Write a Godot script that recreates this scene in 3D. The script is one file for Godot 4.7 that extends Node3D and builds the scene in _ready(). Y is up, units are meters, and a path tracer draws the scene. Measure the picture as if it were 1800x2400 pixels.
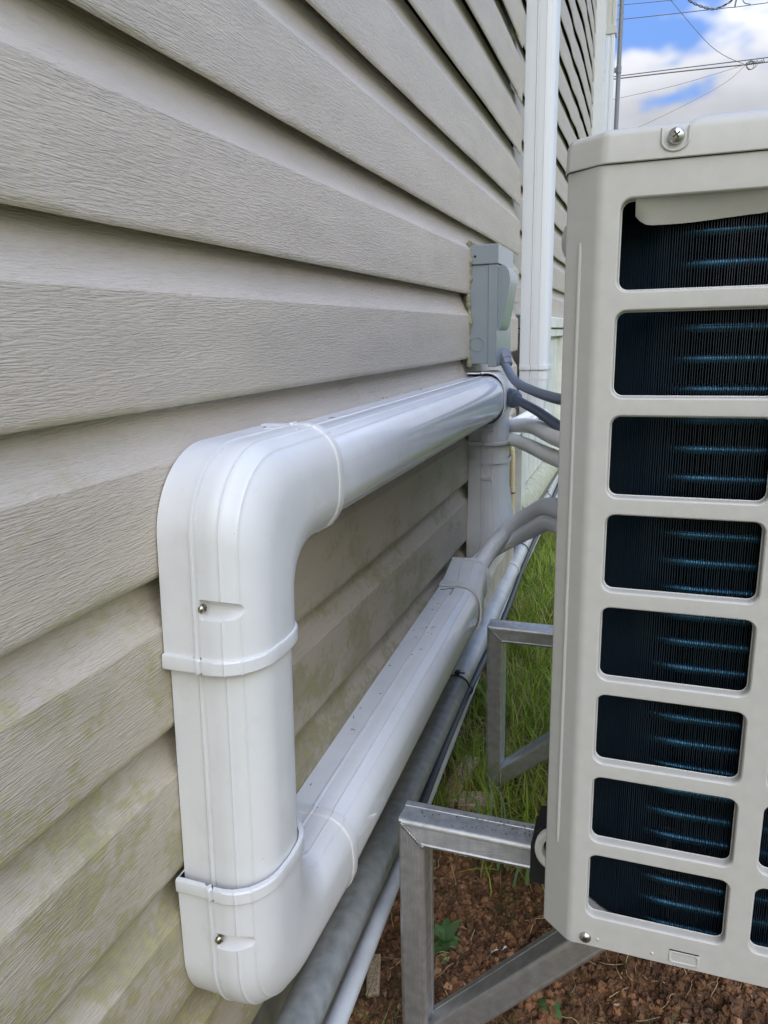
extends Node3D

# ------------------------------------------------------------------ mesh buffer
class Buf:
	var v := PackedVector3Array()
	var t := PackedVector2Array()
	var t2 := PackedVector2Array()
	func tri(a: Vector3, b: Vector3, c: Vector3, ua := Vector2.ZERO, ub := Vector2.ZERO, uc := Vector2.ZERO) -> void:
		if (b - a).cross(c - a).length_squared() < 1e-18:
			return
		v.append(a); v.append(b); v.append(c)
		t.append(ua); t.append(ub); t.append(uc)
	func quad(a: Vector3, b: Vector3, c: Vector3, d: Vector3) -> void:
		tri(a, b, c); tri(a, c, d)
	# rings: arrays of points of one length; joined one after the other
	func loft(rings: Array, closed := true, cap0 := false, cap1 := false) -> void:
		var n: int = rings[0].size()
		for i in rings.size() - 1:
			var r0: PackedVector3Array = rings[i]
			var r1: PackedVector3Array = rings[i + 1]
			for j in (n if closed else n - 1):
				var k := (j + 1) % n
				tri(r0[j], r1[j], r1[k]); tri(r0[j], r1[k], r0[k])
		if cap0: fan(rings[0], false)
		if cap1: fan(rings[rings.size() - 1], true)
	func fan(r: PackedVector3Array, flip: bool) -> void:
		var c := Vector3.ZERO
		for p in r: c += p
		c /= r.size()
		for j in r.size():
			var k := (j + 1) % r.size()
			if flip: tri(c, r[k], r[j])
			else: tri(c, r[j], r[k])
	func box(lo: Vector3, hi: Vector3, bev := 0.0) -> void:
		var a := Vector3(minf(lo.x, hi.x), minf(lo.y, hi.y), minf(lo.z, hi.z))
		var b := Vector3(maxf(lo.x, hi.x), maxf(lo.y, hi.y), maxf(lo.z, hi.z))
		if bev <= 0.0:
			loft([rect(a, b, a.y, 0.0), rect(a, b, b.y, 0.0)], true, true, true)
		else:
			loft([rect(a, b, a.y, bev), rect(a, b, a.y + bev, 0.0), rect(a, b, b.y - bev, 0.0), rect(a, b, b.y, bev)], true, true, true)
	func rect(a: Vector3, b: Vector3, y: float, s: float) -> PackedVector3Array:
		return PackedVector3Array([Vector3(a.x + s, y, a.z + s), Vector3(b.x - s, y, a.z + s), Vector3(b.x - s, y, b.z - s), Vector3(a.x + s, y, b.z - s)])
	# profile in (a, b) swept along axis; sh = change of the axis offset per unit of a
	func extrude(pts: PackedVector2Array, o: Vector3, A: Vector3, B: Vector3, ax: Vector3, l0: float, l1: float, sh0 := 0.0, sh1 := 0.0) -> void:
		var r0 := PackedVector3Array()
		var r1 := PackedVector3Array()
		for p in pts:
			r0.append(o + A * p.x + B * p.y + ax * (l0 + sh0 * p.x))
			r1.append(o + A * p.x + B * p.y + ax * (l1 + sh1 * p.x))
		loft([r0, r1], true, true, true)
	func lathe(prof: PackedVector2Array, o: Vector3, ax: Vector3, seg := 16) -> void:
		var z := ax.normalized()
		var x := z.cross(Vector3.UP if absf(z.y) < 0.9 else Vector3.RIGHT).normalized()
		var y := z.cross(x)
		var rings := []
		for p in prof:
			var r := PackedVector3Array()
			for j in seg:
				var a := TAU * j / seg
				r.append(o + z * p.y + (x * cos(a) + y * sin(a)) * p.x)
			rings.append(r)
		loft(rings, true, true, true)
	func tube(path: PackedVector3Array, rad: Callable, seg := 12, caps := true) -> void:
		var rings := []
		var nrm := Vector3.ZERO
		var s := 0.0
		for i in path.size():
			var d := (path[mini(i + 1, path.size() - 1)] - path[maxi(i - 1, 0)]).normalized()
			if i == 0: nrm = d.cross(Vector3.UP if absf(d.y) < 0.9 else Vector3.RIGHT).normalized()
			else: s += path[i].distance_to(path[i - 1])
			nrm = (nrm - d * nrm.dot(d)).normalized()
			var bin := d.cross(nrm)
			var r := PackedVector3Array()
			for j in seg:
				var a := TAU * j / seg
				var rr: float = rad.call(s, j)
				r.append(path[i] + (nrm * cos(a) + bin * sin(a)) * rr)
			rings.append(r)
		loft(rings, true, caps, caps)
	func done(angle := 38.0) -> ArrayMesh:
		var cs := cos(deg_to_rad(angle))
		var n := v.size() / 3
		var fn := PackedVector3Array()
		fn.resize(n)
		var at := {}
		for i in n:
			fn[i] = (v[i * 3 + 2] - v[i * 3]).cross(v[i * 3 + 1] - v[i * 3])
			for j in 3:
				var key := Vector3i((v[i * 3 + j] * 40000.0).round())
				if at.has(key): at[key].append(i)
				else: at[key] = [i]
		var un := PackedVector3Array()
		un.resize(n)
		for i in n: un[i] = fn[i].normalized()
		var out := PackedVector3Array()
		out.resize(v.size())
		for i in n:
			var u := un[i]
			for j in 3:
				var key := Vector3i((v[i * 3 + j] * 40000.0).round())
				var acc := Vector3.ZERO
				for f in at[key]:
					if un[f].dot(u) > cs: acc += fn[f]
				out[i * 3 + j] = acc.normalized() if acc.length_squared() > 1e-30 else u
		return arr(out)
	func quick() -> ArrayMesh:
		var st := SurfaceTool.new()
		st.begin(Mesh.PRIMITIVE_TRIANGLES)
		for i in v.size():
			st.set_uv(t[i])
			st.add_vertex(v[i])
		st.generate_normals()
		st.index()
		return st.commit()
	func arr(nn: PackedVector3Array) -> ArrayMesh:
		var a := []
		a.resize(Mesh.ARRAY_MAX)
		a[Mesh.ARRAY_VERTEX] = v
		a[Mesh.ARRAY_NORMAL] = nn
		a[Mesh.ARRAY_TEX_UV] = t
		if t2.size() == v.size(): a[Mesh.ARRAY_TEX_UV2] = t2
		var m := ArrayMesh.new()
		m.add_surface_from_arrays(Mesh.PRIMITIVE_TRIANGLES, a)
		return m

# ------------------------------------------------------------------ helpers
var M := {}
var used := {}
var rng := RandomNumberGenerator.new()

func numbered(called: String) -> String:
	var n: int = used.get(called, 0)
	used[called] = n + 1
	return called if n == 0 else "%s_%03d" % [called, n]

func tag(o: Node, label: String, category: String, group := "") -> Node:
	o.set_meta("label", label)
	o.set_meta("category", category)
	if group: o.set_meta("group", group)
	return o

func thing(called: String, label: String, category: String, at := Vector3.ZERO, group := "") -> Node3D:
	var o := Node3D.new()
	o.name = numbered(called)
	add_child(o)
	o.position = at
	tag(o, label, category, group)
	return o

# a mesh in world coordinates as a part (its parent's offset taken off)
func part(called: String, mesh: Mesh, mat: Material, parent: Node3D, label := "") -> MeshInstance3D:
	var o := MeshInstance3D.new()
	o.mesh = mesh
	o.material_override = mat
	if parent == self:
		o.name = numbered(called)
		add_child(o)
	else:
		o.name = called
		parent.add_child(o, true)
		var off := Vector3.ZERO
		var p: Node = parent
		while p != self:
			off += p.position
			p = p.get_parent()
		o.position = -off
	if label: o.set_meta("label", label)
	return o

func struct(called: String, mesh: Mesh, mat: Material) -> MeshInstance3D:
	var o := part(called, mesh, mat, self)
	o.set_meta("kind", "structure")
	return o

func lin(r: float, g: float, b: float) -> Color:
	return Color(r, g, b).linear_to_srgb()

func mat(c: Color, rough := 0.5, metal := 0.0) -> StandardMaterial3D:
	var m := StandardMaterial3D.new()
	m.albedo_color = c
	m.roughness = rough
	m.metallic = metal
	return m

func noise(seed_: int, freq: float, oct := 4, kind := FastNoiseLite.TYPE_SIMPLEX_SMOOTH) -> FastNoiseLite:
	var n := FastNoiseLite.new()
	n.seed = seed_
	n.noise_type = kind
	n.frequency = freq
	n.fractal_type = FastNoiseLite.FRACTAL_FBM if oct > 1 else FastNoiseLite.FRACTAL_NONE
	n.fractal_octaves = oct
	return n

# tinted noise as an albedo texture around a colour (for triplanar materials)
func mottled(m: StandardMaterial3D, c: Array, seed_: int, freq: float, tile: float, low := 0.8, high := 1.12) -> void:
	var im := noise(seed_, freq, 5).get_seamless_image(512, 512)
	im.convert(Image.FORMAT_RGB8)
	for y in 512:
		for x in 512:
			var k := lerpf(low, high, im.get_pixel(x, y).r)
			im.set_pixel(x, y, lin(minf(1, c[0] * k), minf(1, c[1] * k), minf(1, c[2] * k)))
	m.albedo_color = Color.WHITE
	m.albedo_texture = ImageTexture.create_from_image(im)
	m.uv1_triplanar = true
	m.uv1_world_triplanar = true
	m.uv1_scale = Vector3.ONE / tile

func grubby(m: StandardMaterial3D, c: Array, seed_: int, tile: float, specks: float) -> void:
	var a := noise(seed_, 0.008, 4).get_seamless_image(512, 512)
	var b := noise(seed_ + 1, 0.11, 2).get_seamless_image(512, 512)
	var d := noise(seed_ + 2, 0.02, 5).get_seamless_image(512, 512)
	a.convert(Image.FORMAT_RGB8)
	for y in 512:
		for x in 512:
			var k := lerpf(0.95, 1.03, a.get_pixel(x, y).r)
			var sm := smoothstep(0.62, 0.95, d.get_pixel(x, y).r) * 0.10
			var sp := smoothstep(specks, specks + 0.03, b.get_pixel(x, y).r) * 0.7
			var q := Vector3(c[0], c[1], c[2]) * k
			q = q.lerp(Vector3(0.40, 0.34, 0.26), sm).lerp(Vector3(0.13, 0.10, 0.07), sp)
			a.set_pixel(x, y, lin(q.x, q.y, q.z))
	m.albedo_color = Color.WHITE
	m.albedo_texture = ImageTexture.create_from_image(a)
	m.uv1_triplanar = true
	m.uv1_world_triplanar = true
	m.uv1_scale = Vector3.ONE / tile

func bumpy(m: StandardMaterial3D, seed_: int, freq: float, strength: float, tile: float, oct := 3) -> void:
	var im := noise(seed_, freq, oct).get_seamless_image(512, 512)
	im.bump_map_to_normal_map(strength)
	m.normal_enabled = true
	m.normal_texture = ImageTexture.create_from_image(im)
	m.uv1_triplanar = true
	m.uv1_world_triplanar = true
	m.uv1_scale = Vector3.ONE / tile

func curve(pts: Array, step := 0.004) -> PackedVector3Array:
	var c := Curve3D.new()
	c.bake_interval = step
	for i in pts.size():
		var tan_: Vector3 = (pts[mini(i + 1, pts.size() - 1)] - pts[maxi(i - 1, 0)]) / 6.0
		if i == 0 or i == pts.size() - 1: tan_ *= 1.0
		c.add_point(pts[i], -tan_, tan_)
	var out := PackedVector3Array()
	var n := maxi(2, int(c.get_baked_length() / step))
	for i in n + 1:
		out.append(c.sample_baked(c.get_baked_length() * i / n, true))
	return out

func screw(parent: Node3D, at: Vector3, ax: Vector3, r: float, m: Material, seg := 18) -> void:
	var z := ax.normalized()
	var b := Buf.new()
	b.lathe(PackedVector2Array([Vector2(r, -r * 0.3), Vector2(r, r * 0.12), Vector2(r * 0.9, r * 0.35), Vector2(r * 0.6, r * 0.56), Vector2(r * 0.25, r * 0.64)]), at, z, seg)
	var s := part("screw", b.done(50), m, parent)
	var x := z.cross(Vector3.UP if absf(z.y) < 0.9 else Vector3.RIGHT).normalized().rotated(z, 0.6)
	var y := z.cross(x)
	var c := Buf.new()
	for d in [[x, y], [y, x]]:
		var A: Vector3 = d[0]
		var B: Vector3 = d[1]
		c.extrude(PackedVector2Array([Vector2(-r * 0.5, -r * 0.1), Vector2(r * 0.5, -r * 0.1), Vector2(r * 0.5, r * 0.1), Vector2(-r * 0.5, r * 0.1)]), at, A, B, z, r * 0.2, r * (0.67 if d[0] == x else 0.675))
	part("cross_slot", c.done(), M.black, s)

# ------------------------------------------------------------------ the moulded duct profile: (outwards, across)
func duct_profile(hw: float, t: float, r: float, base := 0.027) -> PackedVector2Array:
	var half: Array = []
	for q in [[0.0, 0.001], [base - 0.0045, 0.001], [base - 0.0030, -0.0006], [base - 0.0014, -0.0006], [base - 0.0004, 0.0012], [base + 0.0010, 0.0018], [base + 0.0016, 0.0]]:
		half.append(Vector2(q[0], -(hw - q[1])))
	var straight := t - r - base - 0.0016
	var total := straight + r * PI / 2
	var s := 0.0012
	while s < total:
		var p: Vector2
		var nn: Vector2
		if s < straight:
			p = Vector2(base + 0.0016 + s, -hw)
			nn = Vector2(0, -1)
		else:
			var a := (s - straight) / r
			p = Vector2(t - r + sin(a) * r, -(hw - r) - cos(a) * r)
			nn = Vector2(sin(a), -cos(a))
		for l in [0.0165, 0.0285]:
			if absf(s - l) < 0.0009: p += nn * 0.0006
		half.append(p)
		s += 0.0012 if s < 0.031 else 0.0026
	half.append(Vector2(t, -(hw - r) * 0.98))
	half.append(Vector2(t + 0.0006, 0.0))
	var out := PackedVector2Array(half)
	for i in range(half.size() - 2, -1, -1):
		out.append(Vector2(half[i].x, -half[i].y))
	return out

# ring of a duct profile: O = outer edge, I = inner edge at the wall, N outwards
func ring(prof: PackedVector2Array, hw: float, O: Vector3, I: Vector3, N := Vector3.RIGHT, grow := 0.0) -> PackedVector3Array:
	var c := (O + I) / 2
	var h := (I - O) / 2 / hw
	var r := PackedVector3Array()
	for p in prof:
		var k := 1.0 + grow / hw
		r.append(c + N * (p.x + (grow if p.x > 0.001 else 0.0)) + h * p.y * k)
	return r

func collar(b: Buf, prof: PackedVector2Array, hw: float, O0: Vector3, I0: Vector3, O1: Vector3, I1: Vector3, g := 0.0044) -> void:
	b.loft([ring(prof, hw, O0, I0, Vector3.RIGHT, 0.0008), ring(prof, hw, O0, I0, Vector3.RIGHT, g - 0.0008), ring(prof, hw, O0.lerp(O1, 0.12), I0.lerp(I1, 0.12), Vector3.RIGHT, g),
		ring(prof, hw, O0.lerp(O1, 0.88), I0.lerp(I1, 0.88), Vector3.RIGHT, g), ring(prof, hw, O1, I1, Vector3.RIGHT, g - 0.0008), ring(prof, hw, O1, I1, Vector3.RIGHT, 0.0008)], true)

func yz(y: float, z: float) -> Vector3:
	return Vector3(0.0, y, z)

# ------------------------------------------------------------------ sky
func make_sky() -> ImageTexture:
	var W := 2048
	var H := 1024
	var im := Image.create_empty(W, H, false, Image.FORMAT_RGBF)
	im.fill(Color(0.16, 0.17, 0.14))
	var n1 := noise(11, 1.1, 6)
	var n2 := noise(29, 5.5, 4)
	var sun := Vector3(-0.20, 0.71, 0.68).normalized()
	for j in 530:
		var el := PI / 2 - (j + 0.5) / H * PI
		var sy := sin(el)
		var cy := cos(el)
		var k := clampf(1.0 - sy, 0.0, 1.0)
		for i in W:
			var a := (i + 0.5) / W * TAU
			var d := Vector3(sin(a) * cy, sy, -cos(a) * cy)
			var g := clampf(d.dot(sun) * 0.5 + 0.5, 0.0, 1.0)
			var g2 := g * g
			# clear air: deep blue away from the sun, paler at the horizon and towards the sun
			var hz := pow(k, 5.0)
			var air := Vector3(0.088, 0.212, 0.55).lerp(Vector3(0.36, 0.46, 0.58), hz * 0.8)
			air = air * (1.0 + 2.4 * g2) + Vector3(1.0, 0.94, 0.82) * (1.6 * pow(g, 14.0) + 1.6 * pow(g, 4.0))
			var m := maxf(sy, 0.0) + 0.14
			var e := d.rotated(Vector3.UP, deg_to_rad(1.2))
			var px := e.x / m
			var pz := e.z / m
			var f := n1.get_noise_3d(px, pz, 0.3) + 0.28 * n2.get_noise_3d(px, pz, 2.0)
			# cumulus banked up from the horizon, higher towards the sun, with clear air overhead
			var crest := lerpf(0.292, 0.62, smoothstep(0.34, 0.70, g))
			var bank := 0.92 * smoothstep(crest + 0.10, crest - 0.10, sy) - 0.33 - 0.20 * smoothstep(0.235, 0.20, sy) * (1.0 - g)
			var c := smoothstep(-0.05, 0.26, f + bank)
			var bright := 0.98 + 3.4 * pow(maxf(g - 0.2, 0.0), 1.5)
			bright *= lerpf(0.16, 1.10, smoothstep(0.06, 0.50, sy))
			var lum := bright * (0.93 + 0.22 * clampf(f * 1.5, -0.5, 0.5))
			var cloud := Vector3(lum * 0.98, lum * 0.99, lum * 1.04).lerp(Vector3(lum * 1.03, lum, lum * 0.93), smoothstep(0.3, 0.8, g))
			# pale haze lies along the horizon
			var o := air.lerp(cloud, c * 0.96).lerp(Vector3(0.54, 0.56, 0.60), smoothstep(0.235, 0.165, sy))
			im.set_pixel(i, j, Color(o.x, o.y, o.z))
	return ImageTexture.create_from_image(im)

func make_materials() -> void:
	M.black = mat(lin(0.012, 0.012, 0.012), 0.6)
	M.dark = mat(lin(0.02, 0.02, 0.022), 0.8)
	M.duct = mat(lin(0.625, 0.63, 0.625), 0.36)
	grubby(M.duct, [0.64, 0.645, 0.64], 311, 0.25, 0.945)
	bumpy(M.duct, 71, 0.02, 1.2, 0.25, 2)
	M.duct.normal_scale = 0.25
	M.duct_gloss = mat(lin(0.66, 0.68, 0.70), 0.12)
	grubby(M.duct_gloss, [0.71, 0.73, 0.75], 321, 0.3, 0.955)
	bumpy(M.duct_gloss, 72, 0.015, 1.0, 0.3, 2)
	M.duct_gloss.normal_scale = 0.12
	M.post = mat(lin(0.66, 0.68, 0.70), 0.4)
	M.ac = mat(lin(0.475, 0.465, 0.43), 0.42)
	grubby(M.ac, [0.50, 0.492, 0.462], 331, 0.06, 0.985)
	bumpy(M.ac, 5, 0.12, 1.6, 0.06, 3)
	M.ac.normal_scale = 0.10
	M.ac_lid = M.ac
	M.steel = mat(lin(0.55, 0.54, 0.52), 0.25, 1.0)
	M.nickel = mat(lin(0.45, 0.40, 0.32), 0.18, 1.0)
	M.alu = mat(lin(0.55, 0.55, 0.54), 0.46, 0.9)
	mottled(M.alu, [0.66, 0.66, 0.65], 41, 0.03, 0.25, 0.72, 1.14)
	M.weld = mat(lin(0.62, 0.62, 0.61), 0.3, 1.0)
	M.rubber = mat(lin(0.014, 0.014, 0.015), 0.75)
	M.box = mat(lin(0.22, 0.255, 0.27), 0.22)
	bumpy(M.box, 8, 0.1, 1.0, 0.05)
	M.box.normal_scale = 0.08
	M.sealant = mat(lin(0.28, 0.27, 0.14), 0.6)
	mottled(M.sealant, [0.24, 0.235, 0.15], 77, 0.03, 0.08, 0.5, 1.3)
	M.conduit = mat(lin(0.15, 0.17, 0.21), 0.42)
	M.gland = mat(lin(0.10, 0.12, 0.16), 0.42)
	M.hose_white = mat(lin(0.80, 0.80, 0.77), 0.6)
	M.hose_grey = mat(lin(0.68, 0.70, 0.73), 0.5)
	M.cream = mat(lin(0.66, 0.53, 0.30), 0.45)
	M.pvc = mat(lin(0.62, 0.62, 0.58), 0.3)
	mottled(M.pvc, [0.50, 0.50, 0.46], 51, 0.012, 0.3, 0.72, 1.15)
	M.pvc_dirty = mat(lin(0.3, 0.3, 0.3), 0.36)
	mottled(M.pvc_dirty, [0.265, 0.285, 0.29], 54, 0.02, 0.2, 0.6, 1.2)
	M.sill = mat(lin(0.5, 0.5, 0.4), 0.6)
	mottled(M.sill, [0.48, 0.48, 0.33], 64, 0.02, 0.3, 0.65, 1.2)
	M.pvc_grey = mat(lin(0.60, 0.63, 0.66), 0.35)
	mottled(M.pvc_grey, [0.52, 0.55, 0.58], 52, 0.012, 0.3, 0.8, 1.1)
	M.pipe_black = mat(lin(0.035, 0.037, 0.042), 0.35)
	M.grey_pipe = mat(lin(0.20, 0.21, 0.23), 0.4)
	M.white_trim = mat(lin(0.72, 0.72, 0.66), 0.45)
	mottled(M.white_trim, [0.74, 0.745, 0.66], 61, 0.008, 0.5, 0.78, 1.1)
	M.spout = mat(lin(0.52, 0.51, 0.45), 0.45)
	M.concrete = mat(lin(0.25, 0.24, 0.22), 0.9)
	mottled(M.concrete, [0.22, 0.22, 0.17], 62, 0.02, 0.5, 0.55, 1.2)
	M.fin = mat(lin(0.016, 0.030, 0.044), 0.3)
	M.coil = mat(lin(0.04, 0.16, 0.28), 0.32, 0.7)
	M.clipping = mat(lin(0.09, 0.075, 0.04), 0.9)
	M.wire = mat(lin(0.03, 0.033, 0.035), 0.6)
	M.wire_pale = mat(lin(0.10, 0.10, 0.11), 0.6)
	# siding: embossed wood grain (normal map stretched along the boards) and algae
	var g := noise(3, 0.045, 4)
	g.domain_warp_enabled = true
	g.domain_warp_amplitude = 22.0
	g.domain_warp_frequency = 0.02
	g.fractal_type = FastNoiseLite.FRACTAL_RIDGED
	g.fractal_gain = 0.55
	var gi := g.get_seamless_image(512, 1024)
	gi.convert(Image.FORMAT_L8)
	gi.bump_map_to_normal_map(9.0)
	gi.convert(Image.FORMAT_RGB8)
	for y in 1024:
		for x in 512:
			# one pixel along the board is seven times as long as one across it
			var c := gi.get_pixel(x, y)
			gi.set_pixel(x, y, Color(0.5 + (c.r - 0.5) * 0.14, c.g, c.b))
	M.siding = mat(lin(0.44, 0.42, 0.385), 0.46)
	M.siding.normal_enabled = true
	M.siding.normal_texture = ImageTexture.create_from_image(gi)
	M.siding.normal_scale = 0.68
	var base := noise(91, 0.006, 4).get_seamless_image(512, 512)
	base.convert(Image.FORMAT_RGB8)
	for y in 512:
		for x in 512:
			var k := lerpf(0.93, 1.06, base.get_pixel(x, y).r)
			base.set_pixel(x, y, lin(0.485 * k, 0.425 * k, 0.345 * k))
	M.siding.albedo_color = Color.WHITE
	M.siding.albedo_texture = ImageTexture.create_from_image(base)
	M.siding_far = M.siding.duplicate()
	# algae: z from 0.25 to -1.95, y from -0.65 to 0.55 on UV2
	var S := 1024
	var al := Image.create_empty(S, S, false, Image.FORMAT_RGBA8)
	var a1 := noise(7, 9.0, 5)
	var a2 := noise(17, 38.0, 4)
	var a3 := noise(23, 3.0, 2)
	var a4 := noise(27, 90.0, 3)
	for j in S:
		var y := 0.55 - 1.2 * (j + 0.5) / S
		var low := smoothstep(0.05, -0.50, y)
		var q := fposmod(y - 0.069, 0.1149) / 0.1149      # 0 at the butt, 1 under the next one
		for i in S:
			var z := 0.25 - 2.2 * (i + 0.5) / S
			var p := a1.get_noise_2d(z, y * 1.6)
			var f := a2.get_noise_2d(z, y * 0.9)
			var w := a3.get_noise_2d(z, y)
			var near := smoothstep(-0.9, -0.25, z)
			var v := a4.get_noise_2d(z, y)
			var s := smoothstep(0.06, 0.50, p * 0.8 + v * 0.35 + low * (0.42 + 0.22 * near) + w * 0.3 - 0.16) * (0.55 + 0.9 * clampf(f + 0.25, 0.0, 1.0))
			var film := low * (0.13 + 0.14 * near)
			var lip := smoothstep(0.08, 0.0, q) * 0.32 * smoothstep(-0.3, 0.3, p + f * 0.6 + low * 0.4)
			var amount := clampf(s * (0.14 + 0.50 * low) + film * 0.75 + lip, 0.0, 0.58)
			var tone := clampf(0.5 + f * 0.5 + v, 0.0, 1.0)
			var c := lin(lerpf(0.17, 0.26, tone), lerpf(0.155, 0.245, tone), lerpf(0.06, 0.045, tone))
			c.a = amount
			al.set_pixel(i, j, c)
	M.siding.detail_enabled = true
	M.siding.detail_albedo = ImageTexture.create_from_image(al)
	M.siding.detail_uv_layer = BaseMaterial3D.DETAIL_UV_2
	# soil and grass
	M.soil = mat(lin(0.10, 0.055, 0.03), 0.95)
	mottled(M.soil, [0.19, 0.098, 0.048], 33, 0.035, 0.22, 0.45, 1.5)
	bumpy(M.soil, 37, 0.09, 6.0, 0.22, 5)
	M.clod = mat(Color.WHITE, 0.95)
	M.clod.vertex_color_use_as_albedo = true
	M.grass = mat(Color.WHITE, 0.55)
	M.grass.vertex_color_use_as_albedo = true
	M.grass.backlight_enabled = true
	M.grass.backlight = lin(0.8, 0.8, 0.8)
	M.leaf = mat(lin(0.085, 0.19, 0.05), 0.45)
	M.leaf.backlight_enabled = true
	M.leaf.backlight = lin(0.3, 0.3, 0.3)
	M.straw = mat(lin(0.44, 0.33, 0.17), 0.8)
	M.paper = mat(lin(0.75, 0.74, 0.71), 0.8)
	M.wood = mat(lin(0.36, 0.30, 0.23), 0.85)
	mottled(M.wood, [0.60, 0.46, 0.32], 81, 0.05, 0.12, 0.2, 1.3)
	M.lawn = mat(lin(0.06, 0.10, 0.03), 0.95)
	mottled(M.lawn, [0.055, 0.085, 0.025], 34, 0.03, 0.8, 0.55, 1.5)

func _ready() -> void:
	rng.seed = 4
	# --- camera
	var cam := Camera3D.new()
	cam.name = "camera"
	add_child(cam)
	cam.transform = Transform3D(Basis(Vector3(0.94438923, -0.02191416, -0.32809868), Vector3(-0.05612427, 0.97239424, -0.22649393), Vector3(0.3240047, 0.23231273, 0.91708874)).orthonormalized(), Vector3(0.31, 0.0, 0.0))
	cam.fov = 69.4
	cam.near = 0.01
	cam.far = 400.0
	cam.current = true
	# --- sky, sun, exposure
	var we := WorldEnvironment.new()
	we.name = "world"
	var env := Environment.new()
	env.background_mode = Environment.BG_SKY
	env.tonemap_mode = Environment.TONE_MAPPER_LINEAR
	env.tonemap_exposure = 1.42
	env.sdfgi_enabled = true
	env.ssao_enabled = true
	env.ssil_enabled = true
	var sky := Sky.new()
	var pm := PanoramaSkyMaterial.new()
	pm.panorama = make_sky()
	sky.sky_material = pm
	env.sky = sky
	we.environment = env
	add_child(we)
	var sun := DirectionalLight3D.new()
	sun.name = "sun"
	sun.light_energy = 1.5
	sun.light_color = Color(1.0, 0.96, 0.88)
	sun.light_angular_distance = 0.5
	sun.shadow_enabled = true
	add_child(sun)
	sun.look_at_from_position(Vector3(-0.20, 0.71, 0.68) * 20.0, Vector3.ZERO)
	make_materials()
	ground()
	house()
	hatch()
	line_cover()
	second_cover()
	disconnect_box()
	hoses()
	pipes()
	far_pipes()
	ac_unit()
	stands()
	power_lines()
	litter()
	plants()

# ------------------------------------------------------------------ ground
const GY := -0.855
var hn := noise(101, 3.0, 3)
var hf := noise(102, 34.0, 4)

func grassy(x: float, z: float) -> float:
	return clampf(0.8 * smoothstep(-1.35, -1.7, z) + smoothstep(-0.95, -1.35, z + 0.12 * hn.get_noise_2d(x * 2.0, z * 2.0) - (x - 0.1) * 0.25), 0.0, 1.0)

func ground_y(x: float, z: float) -> float:
	return GY + 0.11 * smoothstep(-1.3, -2.0, z) * smoothstep(0.40, 0.0, x) + 0.02 * hn.get_noise_2d(x, z) + 0.010 * hf.get_noise_2d(x, z)

func ground() -> void:
	var b := Buf.new()
	b.quad(Vector3(-150, -0.9, -150), Vector3(150, -0.9, -150), Vector3(150, -0.9, 150), Vector3(-150, -0.9, 150))
	struct("lawn_ground", b.done(), M.lawn)
	var st := SurfaceTool.new()
	st.begin(Mesh.PRIMITIVE_TRIANGLES)
	var x0 := -0.06
	var z0 := 0.2
	var dx := 0.0075
	var nx := 180
	var nz := 430
	for j in nz + 1:
		for i in nx + 1:
			var x := x0 + dx * i
			var z := z0 - dx * j
			var e := minf(smoothstep(0, 14, nx - i), smoothstep(0, 14, minf(j, nz - j)))
			st.add_vertex(Vector3(x, lerpf(-0.93, ground_y(x, z), e), z))
	for j in nz:
		for i in nx:
			var a := j * (nx + 1) + i
			var c := a + nx + 1
			for k in [a, a + 1, c + 1, a, c + 1, c]: st.add_index(k)
	st.generate_normals()
	struct("soil", st.commit(), M.soil)
	# clods: crumbs of soil in three shapes
	for s in 3:
		var r2 := RandomNumberGenerator.new()
		r2.seed = 50 + s
		var c := Buf.new()
		var rings := []
		for k in 5:
			var ring_ := PackedVector3Array()
			var el := lerpf(-1.3, 1.3, k / 4.0)
			for q in 7:
				var a := TAU * q / 7.0
				ring_.append(Vector3(cos(a) * cos(el) * 1.15, sin(el) * 0.75, sin(a) * cos(el)) * r2.randf_range(0.55, 1.3))
			rings.append(ring_)
		c.loft(rings, true, true, true)
		var mm := MultiMesh.new()
		mm.transform_format = MultiMesh.TRANSFORM_3D
		mm.use_colors = true
		mm.mesh = c.done(20)
		mm.mesh.surface_set_material(0, M.clod)
		mm.instance_count = 26000
		for i in mm.instance_count:
			var x := r2.randf_range(-0.02, 0.62)
			var z := r2.randf_range(-0.45, -1.35)
			var k := 0.0007 + 0.0016 * r2.randf() * r2.randf() + 0.0058 * pow(r2.randf(), 11.0)
			var bs := Basis.from_euler(Vector3(r2.randf() * 6, r2.randf() * 6, r2.randf() * 6)).scaled(Vector3.ONE * k)
			mm.set_instance_transform(i, Transform3D(bs, Vector3(x, ground_y(x, z) + k * 0.3, z)))
			var t := r2.randf_range(0.55, 1.35) * (1.0 + 0.6 * hn.get_noise_2d(x * 4.0, z * 4.0))
			var pale := 0.16 if r2.randf() < 0.03 else 0.0
			mm.set_instance_color(i, Color(0.19 * t + pale * 0.9, 0.095 * t + pale * 0.6, 0.045 * t + pale * 0.4))
		var mi := MultiMeshInstance3D.new()
		mi.name = numbered("soil_crumbs")
		mi.multimesh = mm
		add_child(mi)
		mi.set_meta("kind", "stuff")
		tag(mi, ["fine brown soil crumbs scattered between the two aluminium stands", "brown soil crumbs lying under the outdoor unit", "loose reddish soil crumbs along the house foot"][s], "soil")

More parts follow.
